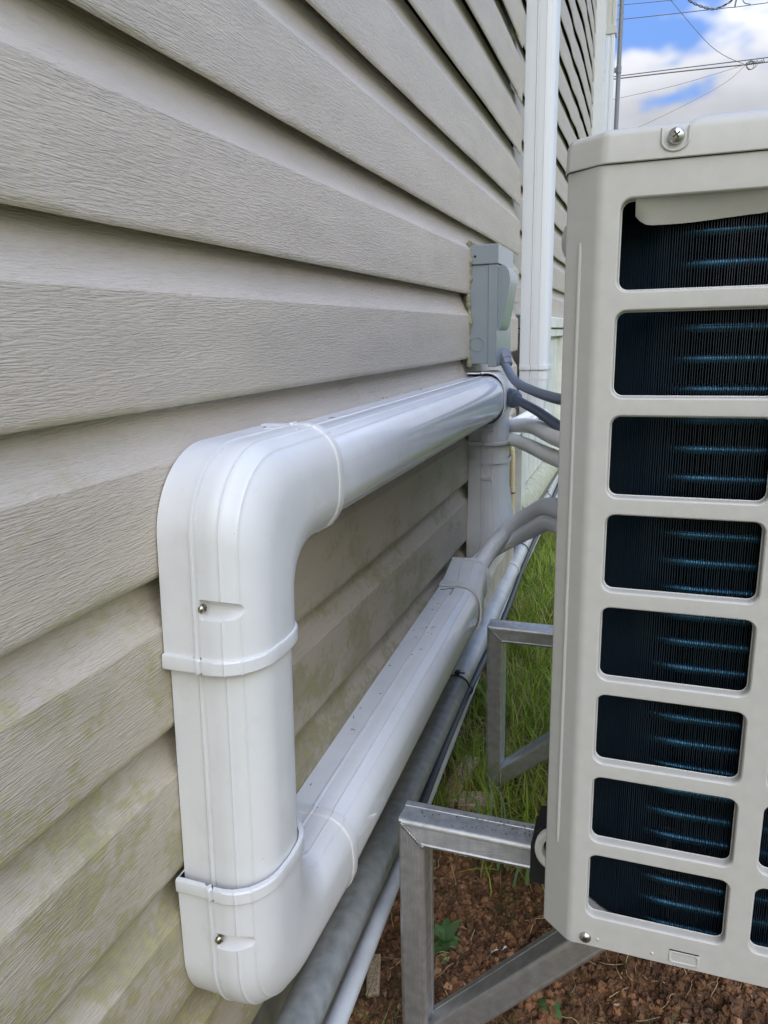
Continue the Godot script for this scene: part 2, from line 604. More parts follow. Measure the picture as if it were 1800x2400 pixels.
# ------------------------------------------------------------------ house
const PITCH := 0.1149
func board(butt: float, za: float, zb: float, xo: float, segs: int, vo: float, wave: float, wseed: float) -> ArrayMesh:
	var prof := PackedVector2Array()
	for q in [[-0.0148, 0.1270], [-0.0142, 0.1120], [-0.0128, 0.1045], [-0.0102, 0.0960], [-0.0066, 0.0880], [-0.0026, 0.0812], [-0.0003, 0.0780], [0.0001, 0.0765], [0.0004, 0.0400], [0.0001, 0.0060], [-0.0006, 0.0022], [-0.0018, 0.0004], [-0.0030, 0.0007], [-0.0036, 0.0020], [-0.0040, 0.0180]]:
		prof.append(Vector2(q[0], q[1]))
	var b := Buf.new()
	var len_ := PackedFloat32Array([0.0])
	for i in range(1, prof.size()): len_.append(len_[i - 1] + prof[i].distance_to(prof[i - 1]))
	var pt := func(i: int, k: int) -> Vector3:
		var z := lerpf(za, zb, float(k) / segs)
		var w := wave * (hn.get_noise_2d(z * 0.28 + wseed, butt * 0.05) + 0.5 * hn.get_noise_2d(z * 0.7 + 30.0, butt * 0.12))
		return Vector3(xo + prof[i].x * 1.1 + w, butt + prof[i].y + w * 0.12, z)
	var uv := func(i: int, k: int) -> Vector2:
		return Vector2(lerpf(za, zb, float(k) / segs) / 0.74 + vo * 3.7, len_[i] / 0.135 + vo)
	for k in segs:
		for i in prof.size() - 1:
			var q := [[i, k], [i + 1, k], [i + 1, k + 1], [i, k], [i + 1, k + 1], [i, k + 1]]
			for m in [0, 3]:
				b.tri(pt.call(q[m][0], q[m][1]), pt.call(q[m + 1][0], q[m + 1][1]), pt.call(q[m + 2][0], q[m + 2][1]), uv.call(q[m][0], q[m][1]), uv.call(q[m + 1][0], q[m + 1][1]), uv.call(q[m + 2][0], q[m + 2][1]))
	for p in b.v:
		b.t2.append(Vector2(clampf((0.25 - p.z) / 2.2, 0.003, 0.997), clampf((0.55 - p.y) / 1.2, 0.003, 0.997)))
	return b.done(32)

func house() -> void:
	var h := thing("house", "house clad in greige dutch lap vinyl siding with algae stains", "house", Vector3(0, GY, -1.0))
	var core := Buf.new()
	core.box(Vector3(-6.0, -0.60, 6.0), Vector3(-0.034, 5.2, -1.948))
	core.box(Vector3(-6.0, -0.60, -1.949), Vector3(-0.062, 5.2, -4.62))
	part("wall", core.done(), M.dark, h)
	var f := Buf.new()
	f.box(Vector3(-6.0, -1.2, 6.0), Vector3(-0.03, -0.601, -4.62))
	part("foundation", f.done(), M.concrete, h)
	var rf := Buf.new()
	rf.loft([PackedVector3Array([Vector3(0.25, 5.2, 6.2), Vector3(0.25, 5.32, 6.2), Vector3(-3.0, 7.0, 6.2), Vector3(-6.3, 5.32, 6.2), Vector3(-6.3, 5.2, 6.2)]), PackedVector3Array([Vector3(0.25, 5.2, -4.8), Vector3(0.25, 5.32, -4.8), Vector3(-3.0, 7.0, -4.8), Vector3(-6.3, 5.32, -4.8), Vector3(-6.3, 5.2, -4.8)])], true, true, true)
	part("roof", rf.done(), M.dark, h)
	for k in range(-6, 45):
		var y := 0.069 + PITCH * k
		part("siding_board", board(y, 5.9 if k > 8 or k < -6 else 0.6, -1.862, 0.0, 40 if k < 9 else 4, k * 0.377, 0.0022, 2.0), M.siding, h)
		if k < 9:
			part("siding_board", board(y + 0.0006, -1.84, -1.932, -0.0024, 2, k * 0.377 + 0.2, 0.0, 2.0), M.siding, h)
		if k <= 8:
			part("siding_board", board(y, 5.9, 0.601, 0.0, 4, k * 0.377, 0.0, 2.0), M.siding, h)
	for k in range(-5, 40):
		var y := 0.619 + 0.115 * k
		var cut := -2.62 - 0.55 * fposmod(k * 0.618, 1.0) if k % 2 == 0 else -3.0
		part("siding_board", board(y, -2.036, cut, -0.035, 18, k * 0.31, 0.012, 8.0), M.siding_far, h)
		part("siding_board", board(y - 0.0005, cut + 0.02, -4.55, -0.0365, 22, k * 0.31 + 0.4, 0.012, 8.0), M.siding_far, h)
	var ct := Buf.new()
	ct.box(Vector3(-0.08, 0.05, -4.552), Vector3(0.004, 5.15, -4.63), 0.003)
	part("corner_trim", ct.done(), M.post, h)
	# white channel that closes the siding at the foot of the wall
	var sk := Buf.new()
	sk.box(Vector3(-0.03, -0.634, 5.9), Vector3(-0.013, -0.621, -1.93), 0.002)
	part("starter_strip", sk.done(), M.post, h)

func hatch() -> void:
	var t := thing("access_door", "low white wooden access door under the far siding, greened by algae", "door", Vector3(-0.03, -0.5, -3.0))
	var b := Buf.new()
	b.box(Vector3(-0.05, 0.012, -2.06), Vector3(0.004, 0.048, -4.3), 0.003)
	b.box(Vector3(-0.05, -0.018, -2.06), Vector3(-0.004, 0.009, -4.3), 0.003)
	part("head_trim", b.done(), M.white_trim, t)
	for z in [-2.06, -3.05, -4.2]:
		var s := Buf.new()
		s.box(Vector3(-0.05, -0.47, z), Vector3(-0.006, -0.02, z - 0.085), 0.003)
		part("stile", s.done(), M.white_trim, t)
	for z in [-2.15, -3.14]:
		var p := Buf.new()
		p.box(Vector3(-0.05, -0.46, z), Vector3(-0.030, -0.021, z - 0.9), 0.0)
		for k in 6:
			p.box(Vector3(-0.031, -0.455, z - 0.008 - k * 0.148), Vector3(-0.022, -0.025, z - 0.148 - k * 0.148), 0.004)
		part("panel", p.done(), M.white_trim, t)
	var s2 := Buf.new()
	s2.loft([PackedVector3Array([Vector3(-0.05, -0.455, -2.05), Vector3(-0.006, -0.462, -2.05), Vector3(0.012, -0.492, -2.05), Vector3(0.012, -0.515, -2.05), Vector3(-0.05, -0.515, -2.05)]), PackedVector3Array([Vector3(-0.05, -0.455, -4.3), Vector3(-0.006, -0.462, -4.3), Vector3(0.012, -0.492, -4.3), Vector3(0.012, -0.515, -4.3), Vector3(-0.05, -0.515, -4.3)])], true, true, true)
	part("sill", s2.done(), M.sill, t)
	var e := Buf.new()
	e.box(Vector3(-0.06, -0.60, -2.06), Vector3(-0.012, -0.516, -4.3), 0.003)
	part("kick_board", e.done(), M.concrete, t)
	var j := Buf.new()
	j.box(Vector3(-0.05, -0.50, -2.035), Vector3(-0.001, 0.0, -2.052), 0.002)
	part("edge_channel", j.done(), M.white_trim, t)

# ------------------------------------------------------------------ the white line set cover
const HW := 0.0425
func elbow(prof: PackedVector2Array, os: Array, is_: Array, s0: float, fine_axis: float) -> Buf:
	# os / is_: [end point, arc start, arc centre, radius, arc end, end point] in (y, z)
	var outer := leg(os)
	var inner := leg(is_)
	var b := Buf.new()
	var rings := []
	for i in outer.size():
		rings.append(ring(prof, HW, outer[i], inner[i], Vector3.RIGHT, 0.0026))
	# scoop round the screw: a cylinder cut that lies along the outward axis
	for r in rings:
		for q in r.size():
			var p: Vector3 = r[q]
			var ds: float = absf(p.y - fine_axis)
			if ds < 0.0066 and p.x > 0.0312 and p.z > s0 - 0.022:
				var fl := s0 - 0.0120 * sqrt(1.0 - pow(ds / 0.0066, 2.0))
				if p.z > fl: r[q] = Vector3(p.x, p.y, fl)
	b.loft(rings, true)
	return b

func leg(o: Array) -> Array:
	var out := []
	var a: Vector2 = o[0]
	var b: Vector2 = o[1]
	var c: Vector2 = o[2]
	var d: Vector2 = o[3]
	var e: Vector2 = o[4]
	var n0 := 64
	for i in n0: out.append(yz(lerpf(a.x, b.x, float(i) / n0), lerpf(a.y, b.y, float(i) / n0)))
	for i in 25:
		var t := i / 24.0 * PI / 2
		var p := c + (b - c) * cos(t) + (d - c) * sin(t)
		out.append(yz(p.x, p.y))
	for i in range(1, 9): out.append(yz(lerpf(d.x, e.x, i / 8.0), lerpf(d.y, e.y, i / 8.0)))
	return out

func line_cover() -> void:
	var t := thing("line_set_cover", "white plastic line set cover with two elbows looping on the siding", "pipe cover", Vector3(0, -0.3, -0.6))
	var prof := duct_profile(HW, 0.068, 0.033)
	# upper elbow
	var O := [Vector2(-0.221, -0.4062), Vector2(-0.138, -0.4105), Vector2(-0.138, -0.4745), Vector2(-0.0745, -0.4745), Vector2(-0.0745, -0.572)]
	var I := [Vector2(-0.222, -0.4935), Vector2(-0.203, -0.4950), Vector2(-0.203, -0.5390), Vector2(-0.1625, -0.5390), Vector2(-0.1625, -0.572)]
	var e1 := elbow(prof, O, I, -0.4041, -0.1795)
	var el := part("elbow", e1.done(34), M.duct, t)
	screw(el, Vector3(0.0322, -0.1795, -0.4088), Vector3(1, 0, 0.15), 0.0036, M.nickel)
	var c := Buf.new()
	collar(c, prof, HW, yz(-0.2145, -0.4055), yz(-0.2145, -0.4942), yz(-0.2255, -0.4050), yz(-0.2255, -0.4937))
	collar(c, prof, HW, yz(-0.0745, -0.5645), yz(-0.1625, -0.5645), yz(-0.0745, -0.5755), yz(-0.1625, -0.5755), 0.0038)
	part("collar", c.done(34), M.duct, el)
	# screw slot on the top of the elbow
	var sl := Buf.new()
	sl.box(Vector3(0.014, -0.0735, -0.543), Vector3(0.046, -0.0720, -0.5495), 0.0007)
	part("screw_slot", sl.done(), M.duct, el)
	screw(el, Vector3(0.0145, -0.0728, -0.546), Vector3(0.3, 1, 0), 0.0018, M.black, 8)
	# riser, leaning a little
	var d1 := Buf.new()
	d1.loft([ring(prof, HW, yz(-0.215, -0.4108), yz(-0.215, -0.4925)), ring(prof, HW, yz(-0.425, -0.4015), yz(-0.425, -0.4830))], true)
	part("vertical_duct", d1.done(34), M.duct, t)
	# lower elbow
	var s := 0.062
	O = [Vector2(-0.3925, -0.3962), Vector2(-0.463, -0.3950), Vector2(-0.463, -0.4580), Vector2(-0.5265, -0.4580), Vector2(-0.5300, -0.572)]
	I = [Vector2(-0.3925, -0.4862), Vector2(-0.410, -0.4870), Vector2(-0.410, -0.5220), Vector2(-0.4510, -0.5220), Vector2(-0.4490, -0.572)]
	var e2 := elbow(prof, O, I, -0.3897, -0.4362)
	var el2 := part("elbow", e2.done(34), M.duct, t)
	screw(el2, Vector3(0.0330, -0.4362, -0.3942), Vector3(1, 0, 0.4), 0.0036, M.nickel)
	c = Buf.new()
	collar(c, prof, HW, yz(-0.3910, -0.3956), yz(-0.3910, -0.4868), yz(-0.4018, -0.3954), yz(-0.4018, -0.4866))
	collar(c, prof, HW, yz(-0.5302, -0.5645), yz(-0.4492, -0.5645), yz(-0.5295, -0.5755), yz(-0.4485, -0.5755), 0.0038)
	part("collar", c.done(34), M.duct, el2)
	# upper horizontal duct to the tee
	var d2 := Buf.new()
	d2.loft([ring(prof, HW, yz(-0.0785, -0.55), yz(-0.1600, -0.55)), ring(prof, HW, yz(-0.0765, -1.39), yz(-0.1580, -1.39))], true)
	part("horizontal_duct", d2.done(34), M.duct_gloss, t)
	# lower duct, rising away
	var top := func(z: float) -> float: return -0.449 + s * (-0.59 - z)
	var d3 := Buf.new()
	d3.loft([ring(prof, HW, yz(top.call(-0.545), -0.545), yz(top.call(-0.545) - 0.0790, -0.545)), ring(prof, HW, yz(top.call(-1.185), -1.185), yz(top.call(-1.185) - 0.0790, -1.185))], true)
	var d3p := part("horizontal_duct", d3.done(34), M.duct_gloss, t)
	var sg := Buf.new()
	sg.tube(PackedVector3Array([Vector3(0.006, top.call(-1.135) + 0.0003, -1.135), Vector3(0.0275, top.call(-1.172) + 0.0003, -1.140), Vector3(0.0265, top.call(-1.115) - 0.0005, -1.118)]), func(_s: float, _j: int) -> float: return 0.0006, 6)
	part("seam_gap", sg.done(), M.black, d3p)
	var gc := RandomNumberGenerator.new()
	gc.seed = 12
	var cl := Buf.new()
	for i in 24:
		var z := gc.randf_range(-0.60, -1.13)
		var cx := gc.randf_range(0.004, 0.037)
		var cy: float = top.call(z) + 0.0006
		if i > 19:
			z = gc.randf_range(-0.62, -1.3)
			cy = -0.0755
		var an := gc.randf() * TAU
		var l := gc.randf_range(0.0008, 0.0032)
		cl.tube(PackedVector3Array([Vector3(cx - cos(an) * l, cy, z - sin(an) * l), Vector3(cx, cy + 0.0004, z), Vector3(cx + cos(an + 0.4) * l, cy, z + sin(an + 0.4) * l)]), func(_s: float, _j: int) -> float: return 0.00032, 5)
	var clo := part("grass_clippings", cl.quick(), M.clipping, self)
	clo.set_meta("kind", "stuff")
	tag(clo, "tiny dry grass clippings lying on top of the white horizontal ducts", "clippings")
	# end sleeve of the lower duct
	var sv := Buf.new()
	var rings := []
	for q in [[-1.150, 0.0012, 0.0], [-1.150, 0.0050, 0.0], [-1.160, 0.0056, 0.0], [-1.166, 0.0050, 0.0], [-1.1665, 0.0020, 0.0], [-1.190, -0.001, 0.006], [-1.215, -0.003, 0.014], [-1.234, -0.003, 0.018], [-1.2345, 0.0004, 0.018], [-1.241, 0.0004, 0.019], [-1.2415, -0.008, 0.019], [-1.20, -0.010, 0.010]]:
		var y0: float = top.call(q[0]) + q[2]
		rings.append(ring(prof, HW, yz(y0, q[0]), yz(y0 - 0.079, q[0]), Vector3.RIGHT, q[1]))
	sv.loft(rings, true, false, true)
	var sp := part("end_sleeve", sv.done(34), M.duct, t)
	screw(sp, Vector3(0.030, top.call(-1.19) + 0.0035, -1.205), Vector3(0.5, 1, 0), 0.0022, M.black, 8)
	# tee
	var te := Buf.new()
	var H2 := 0.0465
	te.loft([ring(prof, HW, yz(-0.0725, -1.357), yz(-0.1635, -1.357)), ring(prof, HW, yz(-0.0715, -1.362), yz(-0.1645, -1.362), Vector3.RIGHT, 0.001), ring(prof, HW, yz(-0.0715, -1.452), yz(-0.1645, -1.452), Vector3.RIGHT, 0.001), ring(prof, HW, yz(-0.076, -1.458), yz(-0.160, -1.458), Vector3.RIGHT, -0.003)], true, false, true)
	te.loft([ring(prof, HW, yz(-0.125, -1.3635), yz(-0.125, -1.4565), Vector3.RIGHT, -0.001), ring(prof, HW, yz(-0.203, -1.3635), yz(-0.203, -1.4565), Vector3.RIGHT, -0.001)], true, false, true)
	var tp := part("tee_joint", te.done(34), M.duct, t)
	c = Buf.new()
	collar(c, prof, HW, yz(-0.0722, -1.352), yz(-0.1638, -1.352), yz(-0.0722, -1.360), yz(-0.1638, -1.360), 0.0026)
	collar(c, prof, HW, yz(-0.1985, -1.3632), yz(-0.1985, -1.4568), yz(-0.2055, -1.3632), yz(-0.2055, -1.4568), 0.0042)
	part("collar", c.done(34), M.duct, tp)
	var sl2 := Buf.new()
	sl2.box(Vector3(0.022, -0.178, -1.360), Vector3(0.050, -0.1705, -1.3622), 0.0006)
	part("screw_slot", sl2.done(), M.duct, tp)
	# neck and drop cover under the tee
	var nk := Buf.new()
	nk.loft([ring(prof, HW, yz(-0.20, -1.3675), yz(-0.20, -1.4525)), ring(prof, HW, yz(-0.24, -1.3675), yz(-0.24, -1.4525))], true)
	part("vertical_duct", nk.done(34), M.duct, t)
	var dc := Buf.new()
	rings = []
	for q in [[-0.232, 0.0462, 0.068, 0.003], [-0.240, 0.0462, 0.069, 0.003], [-0.2405, 0.0450, 0.069, 0.0], [-0.290, 0.0458, 0.070, 0.0], [-0.320, 0.0500, 0.075, 0.0], [-0.350, 0.0560, 0.080, 0.0], [-0.375, 0.0590, 0.080, 0.0], [-0.395, 0.0600, 0.072, 0.0], [-0.410, 0.0595, 0.058, 0.0], [-0.420, 0.0580, 0.040, 0.0], [-0.425, 0.0560, 0.018, 0.0]]:
		var pr := duct_profile(q[1], q[2], 0.033, 0.025)
		rings.append(ring(pr, q[1], yz(q[0], -1.41 + q[1]), yz(q[0], -1.41 - q[1]), Vector3.RIGHT, q[3]))
	var same := true
	for r in rings: same = same and r.size() == rings[0].size()
	if not same:
		# profiles of other sizes have other point counts: scale one profile instead
		rings = []
		for q in [[-0.232, 1.15, 1.06], [-0.2405, 1.15, 1.06], [-0.241, 1.07, 1.0], [-0.290, 1.07, 1.02], [-0.320, 1.15, 1.08], [-0.350, 1.28, 1.15], [-0.375, 1.36, 1.16], [-0.395, 1.40, 1.06], [-0.410, 1.39, 0.86], [-0.420, 1.36, 0.60], [-0.426, 1.30, 0.26]]:
			var r := PackedVector3Array()
			for p in prof: r.append(Vector3(p.x * q[2], q[0], -1.41 - p.y * q[1]))
			rings.append(r)
	dc.loft(rings, true, false, true)
	var dp := part("drop_cover", dc.done(34), M.duct, t)
	var tb := Buf.new()
	tb.lathe(PackedVector2Array([Vector2(0.0075, 0), Vector2(0.0075, 0.003), Vector2(0.006, 0.0035)]), Vector3(0.001, -0.431, -1.352), Vector3(0.6, 0, 0.8), 14)
	part("screw_tab", tb.done(), M.duct, dp)
	screw(dp, Vector3(0.0035, -0.431, -1.3488), Vector3(0.6, 0, 0.8), 0.0026, M.black, 8)
	var sl3 := Buf.new()
	sl3.box(Vector3(0.026, -0.2705, -1.361), Vector3(0.046, -0.2640, -1.3645), 0.0006)
	part("screw_slot", sl3.done(), M.duct, dp)

func second_cover() -> void:
	var t := thing("line_set_riser", "tall white ribbed line set cover rising where the near siding ends", "pipe cover", Vector3(0, -0.1, -2.0))
	var prof := duct_profile(HW, 0.070, 0.022, 0.030)
	var b := Buf.new()
	b.loft([ring(prof, HW, yz(-0.12, -1.953), yz(-0.12, -2.041)), ring(prof, HW, yz(5.15, -1.953), yz(5.15, -2.041))], true)
	part("duct", b.done(30), M.post, t)
	var c := Buf.new()
	collar(c, prof, HW, yz(-0.082, -1.952), yz(-0.082, -2.042), yz(-0.095, -1.952), yz(-0.095, -2.042), 0.003)
	part("collar", c.done(34), M.post, t)
	var d := Buf.new()
	var rings := []
	for q in [[-0.094, 0.0], [-0.13, -0.001], [-0.17, -0.004], [-0.20, -0.010], [-0.212, -0.014]]:
		rings.append(ring(prof, HW, yz(q[0], -1.953), yz(q[0], -2.041), Vector3.RIGHT, q[1]))
	d.loft(rings, true, false, true)
	part("end_cover", d.done(34), M.post, t)
	var f := Buf.new()
	f.lathe(PackedVector2Array([Vector2(0.034, -0.004), Vector2(0.034, 0.004), Vector2(0.028, 0.006), Vector2(0.020, 0.004), Vector2(0.020, -0.004)]), Vector3(0.045, -0.215, -1.97), Vector3(0.3, -1.0, 0.5), 20)
	part("hose_mouth", f.done(34), M.post, t)

# ------------------------------------------------------------------ grey box on the wall
func disconnect_box() -> void:
	var t := thing("disconnect_box", "grey metal electrical disconnect box screwed to the siding with sealant", "electrical box", Vector3(0.02, 0.05, -1.44))
	var b := Buf.new()
	b.box(Vector3(-0.012, -0.055, -1.372), Vector3(0.034, 0.119, -1.520), 0.0012)
	part("case", b.done(), M.box, t)
	var cv := Buf.new()
	# front cover with a bulge in its near edge line
	cv.box(Vector3(0.0345, -0.061, -1.3705), Vector3(0.050, 0.119, -1.5215), 0.0012)
	part("front_cover", cv.done(), M.box, t)
	var li := Buf.new()
	li.box(Vector3(-0.010, 0.1195, -1.3685), Vector3(0.0520, 0.1535, -1.5235), 0.0014)
	var lid := part("lid", li.done(), M.box, t)
	screw(lid, Vector3(0.010, 0.1335, -1.3684), Vector3(0, 0, 1), 0.0024, M.black, 8)
	var hd := Buf.new()
	# guard on the front: flush at its foot, standing proud near its top
	var near := PackedVector3Array()
	var far := PackedVector3Array()
	for q in [[0.0495, 0.004], [0.0495, 0.113], [0.0530, 0.1175], [0.0590, 0.1185], [0.0640, 0.1140], [0.0685, 0.1060], [0.0705, 0.0950], [0.0700, 0.0880], [0.0615, 0.0400], [0.0560, 0.0120], [0.0520, 0.005]]:
		near.append(Vector3(q[0], q[1], -1.385))
		far.append(Vector3(q[0], q[1], -1.470))
	hd.loft([near, far], true, true, true)
	part("pull_guard", hd.done(30), M.box, t)
	var ko := Buf.new()
	var r0 := PackedVector3Array()
	var rings := []
	for q in [[0.0128, 0.0], [0.0128, 0.0009], [0.0118, 0.0009], [0.0116, 0.0]]:
		r0 = PackedVector3Array()
		for j in 24: r0.append(Vector3(0.014 + cos(TAU * j / 24) * q[0], -0.020 + sin(TAU * j / 24) * q[0], -1.3718 + q[1]))
		rings.append(r0)
	ko.loft(rings, true)
	part("knockout", ko.done(), M.box, t)
	for y in [0.094, 0.108]:
		var bo := Buf.new()
		bo.lathe(PackedVector2Array([Vector2(0.0022, -0.001), Vector2(0.0020, 0.001), Vector2(0.001, 0.0016)]), Vector3(-0.006, y, -1.3715), Vector3(0, 0, 1), 10)
		part("rivet", bo.done(), M.steel, t)
	# sealant bead, run unevenly along the near edge
	var se := Buf.new()
	var path := PackedVector3Array()
	for i in 61:
		var y := lerpf(-0.060, 0.157, i / 60.0)
		path.append(Vector3(-0.0015 + 0.0018 * sin(y * 70.0), y, -1.3690 + 0.0015 * sin(y * 113.0)))
	se.tube(path, func(s: float, _j: int) -> float: return 0.0045 + 0.0012 * sin(s * 173.0) + 0.0010 * sin(s * 411.0), 10)
	part("sealant", se.done(60), M.sealant, t)
	var s2 := Buf.new()
	s2.tube(PackedVector3Array([Vector3(0.0, 0.156, -1.368), Vector3(0.0, 0.1568, -1.44), Vector3(0.0, 0.156, -1.52)]), func(_s: float, _j: int) -> float: return 0.005, 8)
	part("sealant", s2.done(60), M.sealant, t)

# ------------------------------------------------------------------ hoses
func netted(r: float, pitch: float, seg: int) -> Callable:
	return func(s: float, j: int) -> float:
		return r * (1.0 + 0.07 * sin(TAU * s / pitch) + (0.022 if j % 2 == 0 else -0.022))

func hoses() -> void:
	var V := func(x: float, y: float, z: float) -> Vector3: return Vector3(x, y, z)
	# liquid tight conduits
	var cr := func(s: float, _j: int) -> float: return 0.0077 + 0.00028 * sin(TAU * s / 0.0042)
	var t := thing("flexible_conduit", "blue grey flexible conduit curving from the electrical box to the outdoor unit", "conduit", Vector3(0.07, -0.05, -1.42))
	var b := Buf.new()
	b.tube(curve([V.call(0.050, -0.036, -1.44), V.call(0.0625, -0.0630, -1.41), V.call(0.090, -0.085, -1.345), V.call(0.132, -0.0935, -1.25), V.call(0.192, -0.0930, -1.085), V.call(0.256, -0.085, -0.92)], 0.00105), cr, 18)
	part("conduit", b.quick(), M.conduit, t)
	var f := Buf.new()
	f.lathe(PackedVector2Array([Vector2(0.0105, -0.016), Vector2(0.0125, -0.015), Vector2(0.0125, 0.004), Vector2(0.0110, 0.006), Vector2(0.0110, 0.016), Vector2(0.0085, 0.018)]), V.call(0.056, -0.047, -1.425), V.call(0.40, -0.78, 0.5), 8)
	part("connector", f.done(20), M.conduit, t)
	t = thing("flexible_conduit", "dark grey flexible conduit leaving the tee through a ribbed nut", "conduit", Vector3(0.07, -0.12, -1.40))
	b = Buf.new()
	b.tube(curve([V.call(0.090, -0.1195, -1.365), V.call(0.118, -0.1235, -1.30), V.call(0.150, -0.1270, -1.22), V.call(0.192, -0.1320, -1.095), V.call(0.256, -0.142, -0.92)], 0.00105), cr, 18)
	part("conduit", b.quick(), M.gland, t)
	f = Buf.new()
	var ga: Vector3 = V.call(0.062, -0.1180, -1.412)
	var gd: Vector3 = V.call(0.62, -0.07, 0.78).normalized()
	f.lathe(PackedVector2Array([Vector2(0.0155, -0.004), Vector2(0.0175, -0.003), Vector2(0.0175, 0.0055), Vector2(0.0165, 0.0065)]), ga, gd, 28)
	part("lock_ring", f.done(30), M.black, t)
	f = Buf.new()
	var rings := []
	var gx := gd.cross(Vector3.UP).normalized()
	var gy := gd.cross(gx)
	for q in [[0.0150, 0.0066], [0.0172, 0.0080], [0.0172, 0.0300], [0.0160, 0.0340], [0.0130, 0.0380], [0.0090, 0.0400]]:
		var r := PackedVector3Array()
		for j in 72:
			var a := TAU * j / 72
			var k: float = q[0] * (1.0 - (0.035 if (j % 9) in [1, 2, 3] and q[0] > 0.015 else 0.0))
			r.append(ga + gd * q[1] + (gx * cos(a) + gy * sin(a)) * k)
		rings.append(r)
	f.loft(rings, true, true, true)
	part("ribbed_nut", f.done(30), M.gland, t)
	# white insulated hoses
	t = thing("insulated_hose", "thick white netted insulation hose, upper of the white pair", "hose", Vector3(0.05, -0.18, -1.6), "white insulated hoses")
	b = Buf.new()
	b.tube(curve([V.call(0.040, -0.205, -1.955), V.call(0.022, -0.212, -1.80), V.call(0.030, -0.200, -1.62), V.call(0.066, -0.181, -1.48), V.call(0.121, -0.165, -1.345), V.call(0.190, -0.149, -1.10), V.call(0.256, -0.140, -0.92)], 0.00075), netted(0.0128, 0.0042, 36), 40)
	part("insulation", b.quick(), M.hose_white, t)
	t = thing("insulated_hose", "slimmer white ribbed insulation hose, lower of the white pair", "hose", Vector3(0.05, -0.2, -1.6), "white insulated hoses")
	b = Buf.new()
	b.tube(curve([V.call(0.046, -0.210, -1.955), V.call(0.020, -0.235, -1.78), V.call(0.030, -0.222, -1.60), V.call(0.066, -0.204, -1.45), V.call(0.123, -0.194, -1.30), V.call(0.190, -0.181, -1.10), V.call(0.256, -0.165, -0.92)], 0.00075), netted(0.0112, 0.0042, 36), 40)
	part("insulation", b.quick(), M.hose_white, t)
	# grey netted hoses from the lower duct
	t = thing("insulated_hose", "large grey netted hose rising out of the lower duct sleeve", "hose", Vector3(0.04, -0.41, -1.2), "grey insulated hoses")
	b = Buf.new()
	b.tube(curve([V.call(0.040, -0.432, -1.18), V.call(0.047, -0.412, -1.235), V.call(0.060, -0.385, -1.290), V.call(0.088, -0.352, -1.320), V.call(0.131, -0.313, -1.275), V.call(0.184, -0.266, -1.145), V.call(0.258, -0.245, -0.95)], 0.00075), netted(0.0140, 0.0042, 40), 44)
	part("insulation", b.quick(), M.hose_grey, t)
	t = thing("insulated_hose", "grey netted hose running just under the larger grey one", "hose", Vector3(0.04, -0.42, -1.2), "grey insulated hoses")
	b = Buf.new()
	b.tube(curve([V.call(0.026, -0.440, -1.18), V.call(0.030, -0.418, -1.250), V.call(0.052, -0.400, -1.315), V.call(0.095, -0.372, -1.325), V.call(0.135, -0.338, -1.270), V.call(0.184, -0.290, -1.145), V.call(0.258, -0.270, -0.95)], 0.00075), netted(0.0136, 0.0042, 40), 44)
	part("insulation", b.quick(), M.hose_grey, t)
	# cream drain hose
	t = thing("drain_hose", "thin cream corrugated drain hose hanging behind the tee", "hose", Vector3(0.02, -0.3, -1.7))
	b = Buf.new()
	b.tube(curve([V.call(0.006, -0.20, -1.78), V.call(0.024, -0.25, -1.71), V.call(0.0285, -0.29, -1.70), V.call(0.0290, -0.35, -1.70), V.call(0.0300, -0.41, -1.70), V.call(0.0360, -0.44, -1.70), V.call(0.046, -0.47, -1.68)], 0.0011), func(s: float, _j: int) -> float: return 0.0062 + 0.0006 * sin(TAU * s / 0.0046), 18)
	part("hose", b.quick(), M.cream, t)
	f = Buf.new()
	f.lathe(PackedVector2Array([Vector2(0.0060, -0.003), Vector2(0.0074, -0.002), Vector2(0.0074, 0.002), Vector2(0.006, 0.003)]), V.call(0.0292, -0.365, -1.70), Vector3.UP, 14)
	part("tie", f.done(), M.steel, t)

# ------------------------------------------------------------------ pipes along the foot of the wall
func pipe_a(z: float) -> Vector3:
	var k := (-0.5 - z) / 1.55
	return Vector3(lerpf(0.031, -0.002, k), lerpf(-0.638, -0.610, k), z)

